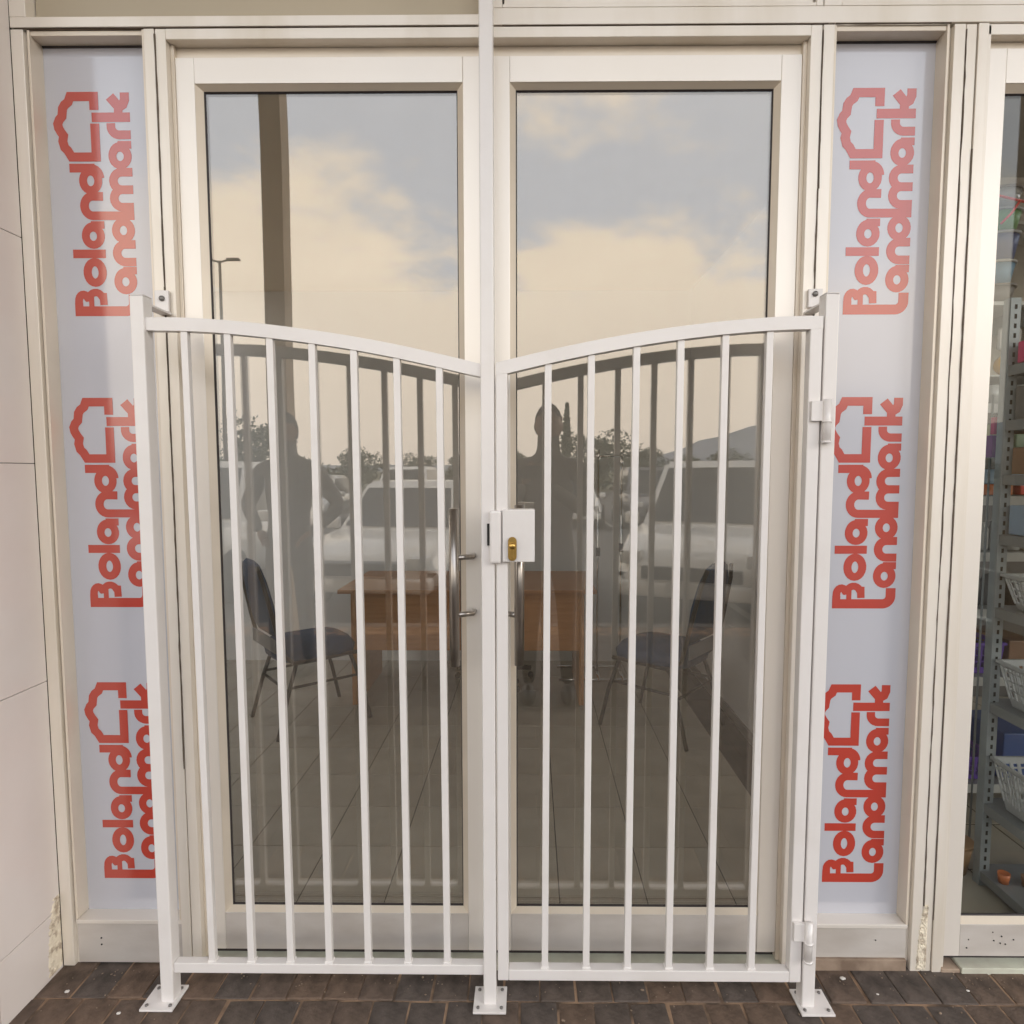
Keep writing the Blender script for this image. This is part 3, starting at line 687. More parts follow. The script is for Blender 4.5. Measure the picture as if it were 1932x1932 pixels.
# ceiling with unseen openings, far left and front, added to let daylight in
ceil_ = struct('ceiling', M['ceil'], -2.15, 1.3, 0.70, RYB, RZ, RZ + .06)
for q_ in ((RX0, -2.1502, 3.05, RYB), (RX0, -3.5, 0.231, 3.0498)):
    box('ceiling_strip', M['room'], ceil_, q_[0], q_[1], q_[2], q_[3], RZ, RZ + .06, 0)
struct('wall', M['room'], RX0 - .1, 1.312, RYB + .002, RYB + .12, -0.05, RZ + .3)
struct('wall', M['room'], RX0 - .12, RX0 - .002, 0.25, RYB, -0.05, RZ + .3)
pw = struct('wall', M['room'], 1.3125, 1.40, 0.231, 5.0, -0.05, RZ + .3)
box('skirting', M['skirt'], pw, 1.3005, 1.3120, 0.24, RYB, 0.001, 0.055, 0.001)
struct('wall', M['room'], RX0, 1.3, 0.232, 0.36, 2.62, 3.3)

# desk
dk = thing('desk', 'light brown wooden desk with a modesty panel inside the room', 'desk', (-0.27, 2.6, 0))
box('tabletop', M['woodtop'], dk, -1.055, 0.525, 2.19, 2.95, 0.708, 0.732, 0.002)
box('front_panel', M['wood'], dk, -0.955, 0.425, 2.235, 2.253, 0.345, 0.7075, 0.001)
for x0, x1 in ((-0.985, -0.9555), (0.4255, 0.455)):
    box('side_panel', M['wood'], dk, x0, x1, 2.228, 2.90, 0.0, 0.7075, 0.001)
# swivel stool under the desk
st = thing('swivel_chair', 'black five-star chair base standing under the desk', 'chair', (-0.13, 2.68, 0))
for k in range(5):
    a = R(72 * k + 20); e = (-0.13 + .27 * math.cos(a), 2.68 + .27 * math.sin(a))
    l = tube('leg', M['blackp'], st, [(-0.13, 2.68, 0.115), (e[0], e[1], 0.07)], [0.026, 0.016], 8)
    lathe('caster', M['blackp'], l, [(0.001, -.010), (0.020, -.010), (0.020, .010), (0.001, .010)], (e[0], e[1], 0.021), 12, 'Y')
tube('column', M['blackp'], st, [(-0.13, 2.68, 0.06), (-0.13, 2.68, 0.44)], 0.026, 12)
lathe('seat', M['blackp'], st, [(0.001, 0), (0.20, .0), (0.225, .03), (0.21, .07), (0.001, .085)], (-0.13, 2.68, 0.44), 20)

# upholstered chairs
def chair(label):
    t = thing('chair', label, 'chair', (0, 0, 0), 'blue upholstered chairs facing each other in front of the desk')
    # local: facing +X, seat 0.44 wide
    def pad(name, co, nx, m):
        bm = bmesh.new()
        vs = bbox(bm, *co, 0.0)
        bmesh.ops.subdivide_edges(bm, edges=bm.edges[:], cuts=5, use_grid_fill=True)
        return bm
    bm = bmesh.new(); W = []
    # seat: rounded slab
    def slab(pts, z0, z1, crown):
        ring = [bm.verts.new((x, y, z0)) for x, y in pts]; mid = [bm.verts.new((x * 1.03, y * 1.03, (z0 + z1) / 2)) for x, y in pts]
        top = [bm.verts.new((x * .9, y * .9, z1)) for x, y in pts]; c = bm.verts.new((0, 0, z1 + crown)); c0 = bm.verts.new((0, 0, z0))
        n = len(pts)
        for k in range(n):
            j = (k + 1) % n
            bm.faces.new((ring[k], ring[j], mid[j], mid[k])); bm.faces.new((mid[k], mid[j], top[j], top[k])); bm.faces.new((top[k], top[j], c)); bm.faces.new((ring[k], c0, ring[j]))
    se = []
    for k in range(28):
        a = 2 * math.pi * k / 28; ca, sa = math.cos(a), math.sin(a)
        se.append((0.225 * math.copysign(abs(ca) ** .55, ca), 0.215 * math.copysign(abs(sa) ** .55, sa)))
    slab(se, 0.405, 0.485, 0.014)
    seat = fin(bm, 'seat', M['blue'], t, True)
    # backrest: tapered rounded pad, leaning back
    bm = bmesh.new(); rings = []
    prof = [(-.0, .17, .0), (.04, .195, .024), (.2, .205, .028), (.32, .18, .026), (.40, .13, .02), (.425, .07, .006)]
    for h, hw, th in prof:
        r = []
        for k in range(20):
            a = 2 * math.pi * k / 20
            y = hw * math.copysign(abs(math.cos(a)) ** .6, math.cos(a)); xx = max(th, .004) * math.sin(a)
            zz = 0.545 + h; r.append(bm.verts.new((-0.235 - 0.20 * h + xx, y, zz)))
        rings.append(r)
    for u, v in zip(rings, rings[1:]):
        for k in range(20): bm.faces.new((u[k], u[(k + 1) % 20], v[(k + 1) % 20], v[k]))
    bm.faces.new(rings[0]); bm.faces.new(rings[-1])
    fin(bm, 'backrest', M['blue'], t, True)
    for s in (-1, 1):
        tube('back_frame', M['tube'], t, [(-0.330, .150 * s, .945), (-0.315, .185 * s, .87), (-0.262, .208 * s, .62), (-0.225, .212 * s, .46), (-0.17, .212 * s, .405), (0.20, .205 * s, .405)], 0.0115, 8)
        tube('leg', M['tube'], t, [(0.16, .20 * s, .405), (0.22, .215 * s, .22), (0.27, .225 * s, 0.0)], 0.0115, 8)
        tube('leg', M['tube'], t, [(-0.15, .20 * s, .405), (-0.21, .215 * s, .22), (-0.27, .225 * s, 0.0)], 0.0115, 8)
        tube('stretcher', M['tube'], t, [(0.205, .21 * s, .27), (-0.195, .21 * s, .27)], 0.008, 8)
    tube('stretcher', M['tube'], t, [(-0.20, -.21, .25), (-0.20, .21, .25)], 0.008, 8)
    box('back_band', M['shelf'], t, -0.262, -0.255, -0.195, 0.195, 0.47, 0.545, 0.001)
    return t
def copy_tree(o, parent=None):
    c = o.copy(); col.objects.link(c)
    if parent is not None: c.parent = parent
    for ch in [q for q in ALL if q.parent is o]: copy_tree(ch, c)
    return c
c1 = chair('dark blue upholstered chair at the left, its back towards the left wall')
ALL = list(bpy.data.objects)
c2 = copy_tree(c1)
c2['label'] = 'dark blue upholstered chair at the right, its back towards the right wall'
c1.location = (-1.175, 2.03, 0); c1.rotation_euler = (0, 0, R(40))
c2.location = (0.875, 1.93, 0); c2.rotation_euler = (0, 0, R(180 - 40))

# chrome stand
cs = thing('display_stand', 'chrome two-pole stand with black knobs against the back wall', 'stand', (0.53, 2.8, 0))
for x, zk in ((0.600, 0.885), (0.765, 0.915)):
    p = tube('pole', M['chrome'], cs, [(x, 2.85, 0.02), (x, 2.85, 1.56)], 0.0085, 8)
    lathe('knob', M['blackp'], p, [(0.001, -.03), (0.016, -.03), (0.016, .03), (0.001, .03)], (x, 2.85, zk), 10)
    tube('hook', M['chrome'], p, [(x, 2.85, 1.55), (x, 2.80, 1.60), (x - .02, 2.76, 1.575)], 0.006, 8)
for y in (2.68, 2.98): tube('foot', M['chrome'], cs, [(0.32, y, 0.015), (0.80, y, 0.015)], 0.012, 8)
tube('foot', M['chrome'], cs, [(0.600, 2.66, 0.018), (0.600, 3.0, 0.018)], 0.011, 8); tube('foot', M['chrome'], cs, [(0.765, 2.66, 0.018), (0.765, 3.0, 0.018)], 0.011, 8)
tube('crossbar', M['chrome'], cs, [(0.55, 2.85, 1.56), (0.82, 2.85, 1.56)], 0.009, 8)

# ------------------------------------------------------------------ neighbouring shop interior
sf = struct('floor', M['grout'], 1.401, 4.1, 0.231, 5.0, -0.05, -0.003)
tiles(sf, 1.401, 3.5, 0.231, 3.6, 1.43, 0.300, 0.40 * .75, 0.30)
struct('wall', M['shopwall'], 1.401, 4.1, 5.002, 5.1, -0.05, 3.1); struct('wall', M['shopwall'], 4.102, 4.2, 0.0, 5.1, -0.05, 3.1)
sc_ = struct('ceiling', M['shopwall'], 1.401, 3.05, 0.62, 5.0, 2.95, 3.0)  # left open at the front and far right, unseen, added for daylight
box('ceiling_strip', M['shopwall'], sc_, 3.0502, 4.1, 2.6, 5.0, 2.95, 3.0, 0)
struct('wall', M['shopwall'], 1.401, 4.1, 0.232, 0.26, 2.62, 2.949)
def upright(parent, x, y, z1, hx=0.034):
    u = box('upright', M['slot'], parent, x, x + hx, y, y + .003, 0.0, z1, 0.0005)
    box('upright_flange', M['slot'], u, x, x + .003, y + .0032, y + .034, 0.0, z1, 0.0003)
    bm = bmesh.new(); z = 0.03
    while z < z1 - .03:
        bbox(bm, x + hx * .40, x + hx * .62, y - .0012, y - .0002, z, z + .015)
        z += 0.031
    h = fin(bm, 'punched_slots', M['darkhole'], u); h['kind'] = 'stuff'
    return u
ra = thing('shelving_unit', 'grey slotted steel shelving unit nearest the right door glass', 'shelves', (2.1, 0.45, 0))
upright(ra, 1.700, 0.506, 2.02); upright(ra, 1.700, 0.225, 2.02); upright(ra, 2.60, 0.506, 2.02)
SA = [0.055, 0.30, 0.66, 0.99, 1.24, 1.44, 1.62, 1.80]
for z in SA: 
    s_ = box('shelf', M['shelf'], ra, 1.7035, 2.63, 0.225, 0.545, z - .002, z, 0.0004)
    for yy in (0.2285, 0.5095): box('shelf_lip', M['shelf'], s_, 1.7040, 2.63, yy, yy + .002, z - .035, z - .0022, 0.0003)
    box('shelf_lip', M['shelf'], s_, 1.7035, 1.7065, 0.232, 0.505, z - .034, z - .0022, 0.0003)
rb = thing('shelving_unit', 'grey shelving unit further back in the shop, left of the slotted upright', 'shelves', (2.2, 1.1, 0))
SB = [0.17, 0.62, 0.90, 1.13, 1.355, 1.545, 1.72]
for x in (1.66, 2.55):
    for y in (0.90, 1.28): upright(rb, x, y, 1.80, 0.030)
for z in SB:
    s_ = box('shelf', M['shelf'], rb, 1.665, 2.575, 0.905, 1.28, z - .002, z, 0.0004)
    box('shelf_lip', M['whiteshelf'], s_, 1.6905, 2.575, 0.9035, 0.9050, z - .038, z - .0022, 0.0003)
def tub(name, m, label, cat, c, r0, r1, h, rim=0.004, rimmat=None, group=None, sq=False, seg=20):
    t = thing(name, label, cat, c, group)
    body = lathe('body', M[m], t, [(r0, 0), (r1, h), (r1 - .003, h), (r0 - .003, .004), (0.0005, .004)], c, seg)
    lathe('rim', M[rimmat or m], t, [(r1 + .0003, h - .008), (r1 + rim, h - .008), (r1 + rim, h + .001), (r1 - .001, h + .001)], c, seg)
    return t
def basket(m, label, x0, x1, y0, y1, z, h, taper=0.03, group=None, nb=14, rows=3):
    t = thing('basket', label, 'basket', ((x0 + x1) / 2, (y0 + y1) / 2, z), group)
    def corner(s):  # s 0 bottom 1 top
        d = taper * (1 - s); return (x0 + d, x1 - d, y0 + d, y1 - d)
    bm = bmesh.new()
    a, b = corner(0), corner(.22)
    def quadring(s0, s1, z0, z1, th=.0025):
        c0, c1 = corner(s0), corner(s1)
        P0 = [(c0[0], c0[2]), (c0[1], c0[2]), (c0[1], c0[3]), (c0[0], c0[3])]; P1 = [(c1[0], c1[2]), (c1[1], c1[2]), (c1[1], c1[3]), (c1[0], c1[3])]
        v0 = [bm.verts.new((p[0], p[1], z0)) for p in P0]; v1 = [bm.verts.new((p[0], p[1], z1)) for p in P1]
        for k in range(4): bm.faces.new((v0[k], v0[(k + 1) % 4], v1[(k + 1) % 4], v1[k]))
        return v0
    v0 = quadring(0, .2, z + .001, z + h * .2); bm.faces.new(v0)
    for r in range(rows):
        s = .2 + .62 * (r + 1) / rows
        quadring(s - .035, s, z + h * (s - .035), z + h * s)
    quadring(.88, 1.0, z + h * .88, z + h)
    for side in range(4):
        for k in range(nb + 1):
            f = k / nb
            q = []
            for s in (.18, .9):
                c = corner(s); P = [(c[0], c[2]), (c[1], c[2]), (c[1], c[3]), (c[0], c[3])]
                p, q2 = P[side], P[(side + 1) % 4]
                L = math.hypot(q2[0] - p[0], q2[1] - p[1]); ux, uy = (q2[0] - p[0]) / L, (q2[1] - p[1]) / L
                w_ = L / nb * .22
                for sg_ in (-1, 1):
                    ff = min(max(f * L + sg_ * w_, 0), L)
                    q.append((p[0] + ux * ff, p[1] + uy * ff, z + h * s))
            vv = [bm.verts.new(p) for p in (q[0], q[1], q[3], q[2])]; bm.faces.new(vv)
    bd = fin(bm, 'body', M[m], t)
    md = bd.modifiers.new('solid', 'SOLIDIFY'); md.thickness = 0.003
    c = corner(1)
    bm = bmesh.new(); e = .007
    for q in ((c[0] - e, c[1] + e, c[2] - e, c[2]), (c[0] - e, c[1] + e, c[3], c[3] + e)): bbox(bm, q[0], q[1], q[2], q[3], z + h - .008, z + h + .002)
    for q in ((c[0] - e, c[0], c[2] + .0003, c[3] - .0003), (c[1], c[1] + e, c[2] + .0003, c[3] - .0003)): bbox(bm, q[0], q[1], q[2], q[3], z + h - .008, z + h + .002)
    fin(bm, 'rim', M[m], t)
    return t
# unit A: wide white baskets and small goods
basket('whitep', 'white plastic slotted basket on the middle shelf at the right edge', 1.715, 2.10, 0.245, 0.49, 0.992, 0.115)
basket('whitep', 'white plastic slotted basket on the lower shelf at the right edge', 1.715, 2.10, 0.245, 0.49, 0.662, 0.15)
basket('whitep', 'white plastic slotted basket, lowest of the three at the right edge', 1.715, 2.10, 0.245, 0.49, 0.302, 0.17)
tag(box('cardboard_box', M['brownc'], None, 1.72, 1.90, 0.30, 0.49, 1.442, 1.53, 0.002), 'small brown carton on the upper shelf behind the slotted upright', 'box')
tag(box('storage_box', M['paleblue'], None, 1.72, 1.94, 0.27, 0.49, 1.242, 1.34, 0.004), 'blue flat storage box on the shelf under the brown carton', 'box')
tag(box('storage_box', M['grey'], None, 1.72, 1.97, 0.26, 0.49, 1.622, 1.73, 0.004), 'dark grey box on the top shelves behind the slotted upright', 'box')
for k, (mm, xx) in enumerate((('orange', 1.735), ('brownc', 1.80), ('clear', 1.87))):
    tag(lathe('toy_pot', M[mm], None, [(.001, 0), (.015, 0), (.019, .034), (.017, .034), (.013, .004), (.001, .004)], (xx, 0.44 - .02 * k, 0.303 if False else 0.056), 14), ['small orange pot on the floor by the slotted upright', 'small brown pot on the floor beside the orange pot', 'small clear pot on the floor beyond the brown pot'][k], 'pot')
# unit B goods
def bxx(m, x0, x1, z0, z1, label, cat='box', name='storage_box', y0=0.93, y1=1.2, bev=.004):
    return tag(box(name, M[m], None, x0, x1, y0, y1, z0, z1, bev), label, cat)
basket('purple', 'purple plastic basket on the lowest back shelf', 1.83, 2.055, 0.93, 1.20, 0.172, 0.10, 0.012, 'purple baskets on the back shelves', 8, 3)
basket('purple', 'purple plastic basket on the second shelf from the floor', 1.82, 2.06, 0.93, 1.20, 0.622, 0.13, 0.012, 'purple baskets on the back shelves', 8, 3)
for k, (x, mm) in enumerate(((1.95, 'black2'), (2.03, 'grey'), (2.11, 'black2'), (2.19, 'grey'))):
    tag(lathe('pot', M[mm], None, [(.001, 0), (.034, 0), (.038, .03), (.038, .10), (.02, .125), (.001, .13)], (x, 0.99, 0.902), 16), ['black pot on the back shelf, nearest the door frame', 'grey pot on the back shelf next to the first black pot', 'black pot on the back shelf beyond the grey pot', 'grey pot on the back shelf by the slotted upright'][k], 'pot')
for k, (x, mm) in enumerate(((1.96, 'clear'), (2.025, 'silverf'), (2.09, 'clear'), (2.155, 'silverf'))):
    tag(lathe('jar', M[mm], None, [(.001, 0), (.028, 0), (.03, .01), (.03, .085), (.022, .10), (.022, .115), (.001, .116)], (x, 0.965, 1.132), 16), ['clear glass jar on the back shelf, nearest the door frame', 'silver jar right of the first clear jar', 'clear glass jar between two silver jars', 'silver jar on the back shelf by the slotted upright'][k], 'jar')
bxx('orange', 1.93, 2.06, 1.3565, 1.40, 'flat orange packet on the shelf above the jars', 'packet', 'packet')
bxx('paleblue', 1.92, 2.17, 1.4015, 1.46, 'pale blue flat box on top of the orange packet')
bxx('mint', 1.91, 2.05, 1.5465, 1.59, 'pale green lunch box under the cream one', 'lunch box', 'lunch_box')
bxx('cream', 1.91, 2.05, 1.5915, 1.64, 'cream lunch box on top of the pale green one', 'lunch box', 'lunch_box')
bxx('mint', 2.06, 2.15, 1.5465, 1.60, 'small pale green box next to the lunch boxes')
for k, x in enumerate((1.985, 2.04, 2.10)):
    tag(lathe('drinking_glass', M['clear'], None, [(.001, 0), (.02, 0), (.025, .075), (.023, .075), (.018, .004), (.001, .004)], (x, 0.97, 1.722), 14), ['clear drinking glass on the top back shelf, nearest the door frame', 'clear drinking glass between two others on the top back shelf', 'clear drinking glass nearest the slotted upright on the top back shelf'][k], 'glass')
# hanging goods above the back unit: a pegboard panel carries them
pb = tag(box('pegboard', M['shopwall'], None, 1.70, 2.9, 1.302, 1.320, 1.83, 2.75, 0.001), 'brown pegboard behind the stack of coloured buckets', 'board')
hs = thing('shelf_board', 'narrow grey shelf board under the stack of coloured buckets', 'shelf', (2.1, 1.1, 2.1))
box('board', M['whiteshelf'], hs, 1.70, 2.60, 0.92, 1.30, 2.100, 2.115, 0.001)
box('bracket', M['slot'], hs, 2.10, 2.11, 0.93, 1.30, 2.03, 2.0995, 0.001)
zz = 2.1155; BX = 2.010
for (mm, rim, h, rr, lab) in (('grey', 'grey', .082, .072, 'grey tub at the bottom of the stack of buckets'), ('skyblue', 'whitep', .092, .068, 'light blue bucket standing on the grey tub'), ('navy', 'whitep', .108, .078, 'dark blue bucket between the light blue and the green one'), ('green', 'whitep', .088, .080, 'green bucket on top of the dark blue bucket'), ('clear', 'grey', .082, .078, 'clear tub on top of the green bucket')):
    tub('bucket', mm, lab, 'bucket', (BX, 1.03, zz), rr * .74, rr, h - .002, rimmat=rim); zz += h + .001
hb = thing('hanging_bag', 'silver bag hanging below the narrow shelf board', 'bag', (1.82, 0.955, 1.86))
tag(box('glass_tray', M['whiteshelf'], None, 1.90, 2.30, 0.90, 1.20, 1.822, 1.828, .001), 'pale tray carrying the yellow ball left of the slotted upright', 'tray')
bm = bmesh.new(); bbox(bm, 1.98, 2.07, 0.94, 0.965, 1.93, 2.02, .012); fin(bm, 'body', M['silverf'], hb); tube('strap', M['black2'], hb, [(2.00, .952, 2.02), (2.02, .952, 2.098), (2.05, .952, 2.02)], .003, 6)
tag(lathe('toy_ball', M['yellow'], None, [(.0005, -.04), (.02, -.035), (.036, -.018), (.04, 0), (.036, .018), (.02, .035), (.0005, .04)], (2.0, 0.93, 1.87), 18), 'yellow ball on the glass tray left of the slotted upright', 'ball')
bxx('pink', 1.735, 1.775, 1.58, 1.64, 'pink packet hanging beside the door frame', 'packet', 'packet', .60, .62, .002)
bxx('violet', 1.73, 1.79, 1.50, 1.577, 'violet patterned packet under the pink one', 'packet', 'packet', .60, .63, .002)
hk = thing('display_rail', 'thin rail carrying hanging packets beside the door frame', 'rail', (1.6, .63, 1.6))
tube('rod', M['slot'], hk, [(1.75, .635, 0.0), (1.75, .635, 1.72)], .004, 6); tube('hook', M['slot'], hk, [(1.75, .635, 1.65), (1.75, .61, 1.655)], .003, 6)
for m_, x0, x1, z0, h_, lab in (('black2', 1.93, 2.06, .622 + .14, .08, 'black tray of dark goods above the purple basket'), ('brownc', 2.08, 2.2, .622, .14, 'brown box right of the upper purple basket'), ('navy', 2.08, 2.22, .172, .2, 'navy box right of the lower purple basket'),
                               ('redr', 2.09, 2.16, 1.3565, .04, 'small red packet beside the orange packet'), ('black2', 2.2, 2.4, 1.132, .15, 'black case at the end of the row of jars'), ('brownc', 2.17, 2.3, 1.5465, .11, 'brown carton beside the pale green lunch box')):
    if lab.startswith('black tray'): z0 = 0.0
    if z0: bxx(m_, x0, x1, z0 + .0015, z0 + h_, lab)
k_ = 0
for m_, z0, x0, x1, h_, lab in (('pink', 1.802, 1.71, 1.76, .07, 'pink packet on the top shelf right of the upright'), ('clear', 1.802, 1.765, 1.80, .09, 'clear tub beside the pink packet'),
        ('brownc', 1.622, 1.985, 2.1, .1, 'brown carton beyond the dark grey box'), ('orange', .992 + .0, 2.12, 2.2, .1, 'orange box right of the uppermost white basket'), ('violet', 1.242, 1.945, 2.05, .08, 'violet packet right of the pale blue box'), ('black2', 1.442, 1.905, 2.0, .11, 'black box beside the small brown carton')):
    tag(box('storage_box', M[m_], None, x0, x1, .30, .48, z0 + .0012, z0 + h_, .004), lab, 'box')
# red ribbon star
rs = thing('ribbon', 'red ribbon strands hanging near the top of the right door glass', 'ribbon', (1.80, .6, 2.37))
for a, b in (((1.62, .60, 2.41), (1.80, .60, 2.36)), ((1.80, .60, 2.36), (1.90, .60, 2.43)), ((1.78, .60, 2.365), (1.72, .60, 2.29)), ((1.80, .60, 2.36), (1.86, .60, 2.26))):
    tube('strand', M['redr'], rs, [a, ((a[0] + b[0]) / 2, .597, (a[1] * 0 + (a[2] + b[2]) / 2 - .006)), b], .0042, 6)
tag(box('shelf_board', M['whiteshelf'], None, 1.70, 2.6, 1.06, 1.30, 2.46, 2.472, .001), 'upper shelf board beside the top of the bucket stack', 'shelf')
wb = tub('bowl', 'tan', 'wooden coloured bowl on the shop floor left of the upright', 'bowl', (1.668, 0.60, 0.0), 0.045, 0.062, 0.115)
tag(box('drawer_unit', M['grey'], None, 2.0, 3.9, 2.4, 2.8, 0, 2.2, .01), 'dark grey cabinet at the back of the shop', 'cabinet')

# ------------------------------------------------------------------ what the glass mirrors: canopy, pillars, people, cars, trees
cp = tag(box('canopy_roof', M['soffit'], None, -9, 9, -3.95, 0.36, 5.202, 5.4, 0), 'pale canopy roof over the brick pavement', 'canopy')
for k, (x, lab) in enumerate(((-2.08, 'brown square canopy pillar mirrored in the left glass door'), (4.4, 'brown square canopy pillar further right along the kerb'), (-8.2, 'brown square canopy pillar far left along the kerb'))):
    t = thing('pillar', lab, 'pillar', (x, -3.7, 0), 'canopy pillars along the kerb')
    box('shaft', M['pillar'], t, x - .09, x + .09, -3.79, -3.61, 0.0, 5.2, .004)
    box('base_plate', M['concrete'], t, x - .13, x + .13, -3.83, -3.57, 0.001, 0.05, .004) if False else None

def person(label, loc, rz, J, hair=True, phone=False, skirt=None):
    t = thing('person', label, 'person', loc, None, rz)
    mt = Matrix.Translation(loc) @ Matrix.Rotation(rz, 4, 'Z')
    def skin(name, verts, edges, rad, m, root=0, parent=t):
        me = bpy.data.meshes.new(name); me.from_pydata([mt @ Vector(v) for v in verts], edges, [])
        o = link(name, me, m, parent)
        md = o.modifiers.new('skin', 'SKIN'); md.use_smooth_shade = True
        sv = me.skin_vertices[0].data
        for i, r_ in enumerate(rad): sv[i].radius = (r_, r_ * .8) if isinstance(r_, float) else r_; sv[i].use_root = (i == root)
        s = o.modifiers.new('sub', 'SUBSURF'); s.levels = 1; s.render_levels = 2
        return o
    # facing +Y locally
    v = [(0, 0, .98), (0, -.005, 1.12), (0, -.005, 1.30), (0, 0, 1.47), (0, .01, 1.56), (0, .02, 1.64), (0, .025, 1.74)]
    rad = [.15, .135, .155, .12, .058, .075, .085]
    rad = [(.165, .12), (.145, .105), (.195, .125), (.15, .10), (.066, .066), (.072, .088), (.074, .092)]
    e = [(i, i + 1) for i in range(6)]
    def limb(a, pts, rs):
        p = a
        for q, r_ in zip(pts, rs):
            v.append(q); rad.append((r_, r_)); e.append((p, len(v) - 1)); p = len(v) - 1
    for s in (-1, 1):
        limb(3, [(s * .20, 0, 1.465), J['elbow' + ('L' if s < 0 else 'R')], J['wrist' + ('L' if s < 0 else 'R')]], [.075, .055, .038])
        limb(0, [(s * .10, 0, .88), (s * .115, .02, .50), (s * .125, 0, .09)], [.09, .06, .045])
    body = skin('body', v, e, rad, M['cloth'])
    # head with face, over the neck
    bm = bmesh.new(); bmesh.ops.create_icosphere(bm, subdivisions=3, radius=1)
    for q in bm.verts:
        x, y, z = q.co
        w = 1 - .22 * max(0, -z) ** 1.3
        ny = y * .098 * w; nx = x * .084 * w; nz = z * .125
        if y > .6 and abs(x) < .22 and -.35 < z < .15: ny += .022 * (1 - abs(x) / .22) * (1 - abs(z + .12) / .3 if abs(z + .12) < .3 else 0)
        if y > .7 and .1 < abs(x) < .5 and .02 < z < .25: ny -= .008
        if y > .7 and abs(x) < .3 and -.58 < z < -.42: ny += .005
        q.co = mt @ Vector((nx, ny + .03, nz + 1.735))
    head = fin(bm, 'head', M['skin'], t, True)
    for s in (-1, 1):
        bm = bmesh.new(); bmesh.ops.create_icosphere(bm, subdivisions=2, radius=1)
        for q in bm.verts: q.co = mt @ Vector((s * .079 + q.co.x * .011, .025 + q.co.y * .02, 1.73 + q.co.z * .033))
        fin(bm, 'ear', M['skin'], head, True)
        bm = bmesh.new(); bmesh.ops.create_icosphere(bm, subdivisions=2, radius=1)
        for q in bm.verts: q.co = mt @ Vector((s * .03 + q.co.x * .012, .112 + q.co.y * .008, 1.752 + q.co.z * .009))
        fin(bm, 'eye', M['darkhole'], head, True)
    bm = bmesh.new(); bmesh.ops.create_icosphere(bm, subdivisions=3, radius=1)
    for q in list(bm.verts):
        if q.co.z < -.1 + (.75 if q.co.y > .25 else 0) * max(0, q.co.y): pass
        x, y, z = q.co
        lim = -.45 if y < .1 else .35
        zz_ = max(z, lim)
        q.co = mt @ Vector((x * .086, y * (.104 if y < .4 else .095) + .024, zz_ * .133 + 1.742))
    fin(bm, 'hair', M['hair'], head, True)
    # legs of trousers continue as shoes
    for s in (-1, 1):
        bm = bmesh.new(); bmesh.ops.create_icosphere(bm, subdivisions=2, radius=1)
        for q in bm.verts: q.co = mt @ Vector((s * .128 + q.co.x * .05, .06 + q.co.y * .14, max(.0, .045 + q.co.z * .055)))
        fin(bm, 'shoe', M['blackp'], t, True)
    for s in (-1, 1):
        wr = Vector(J['wrist' + ('L' if s < 0 else 'R')]); d = Vector(J['hand' + ('L' if s < 0 else 'R')]).normalized()
        side_ = d.cross(Vector((0, 0, 1)));
        if side_.length < .1: side_ = Vector((1, 0, 0))
        side_.normalize(); nrm = side_.cross(d).normalized()
        hv = [wr, wr + d * .045, wr + d * .085]; hr = [(.026, .02), (.038, .018), (.036, .016)]; he = [(0, 1), (1, 2)]
        for f in range(4):
            o0 = side_ * (-.027 + .018 * f); L_ = (.03, .036, .034, .027)[f]
            b0 = wr + d * .088 + o0; curl = nrm * -1
            i0 = len(hv); hv += [b0, b0 + d * L_ + curl * .008, b0 + d * (L_ * 1.7) + curl * .026]; hr += [(.0095, .0095), (.0085, .0085), (.007, .007)]
            he += [(2, i0), (i0, i0 + 1), (i0 + 1, i0 + 2)]
        i0 = len(hv); hv += [wr + d * .04 - side_ * s * .038, wr + d * .07 - side_ * s * .055]; hr += [(.011, .011), (.009, .009)]; he += [(1, i0), (i0, i0 + 1)]
        skin('hand', [tuple(q) for q in hv], he, hr, M['skin'])
    return t
# photographer just behind the camera, phone at chest height
photo = person('person in dark clothes holding a phone towards the doors, mirrored in the right glass door', (0.235, -2.02, 0), 0,
       dict(elbowL=(-.27, .08, 1.20), wristL=(-.15, .26, 1.37), handL=(.25, .12, 1.0), elbowR=(.24, .10, 1.20), wristR=(.0, .27, 1.365), handR=(-.25, .12, 1.0)))
ph = tag(box('phone', M['blackp'], None, 0.125 - .085, 0.125 + .075, -1.672, -1.663, 1.41, 1.485, .003), 'black phone held up by the person in front of the right glass door', 'phone')
person('person in dark clothes with hands on hips, mirrored in the left glass door', (-1.60, -2.55, 0), R(8),
       dict(elbowL=(-.36, -.06, 1.20), wristL=(-.20, .06, 1.03), handL=(.6, .35, -.5), elbowR=(.36, -.06, 1.20), wristR=(.20, .06, 1.03), handR=(-.6, .35, -.5)))

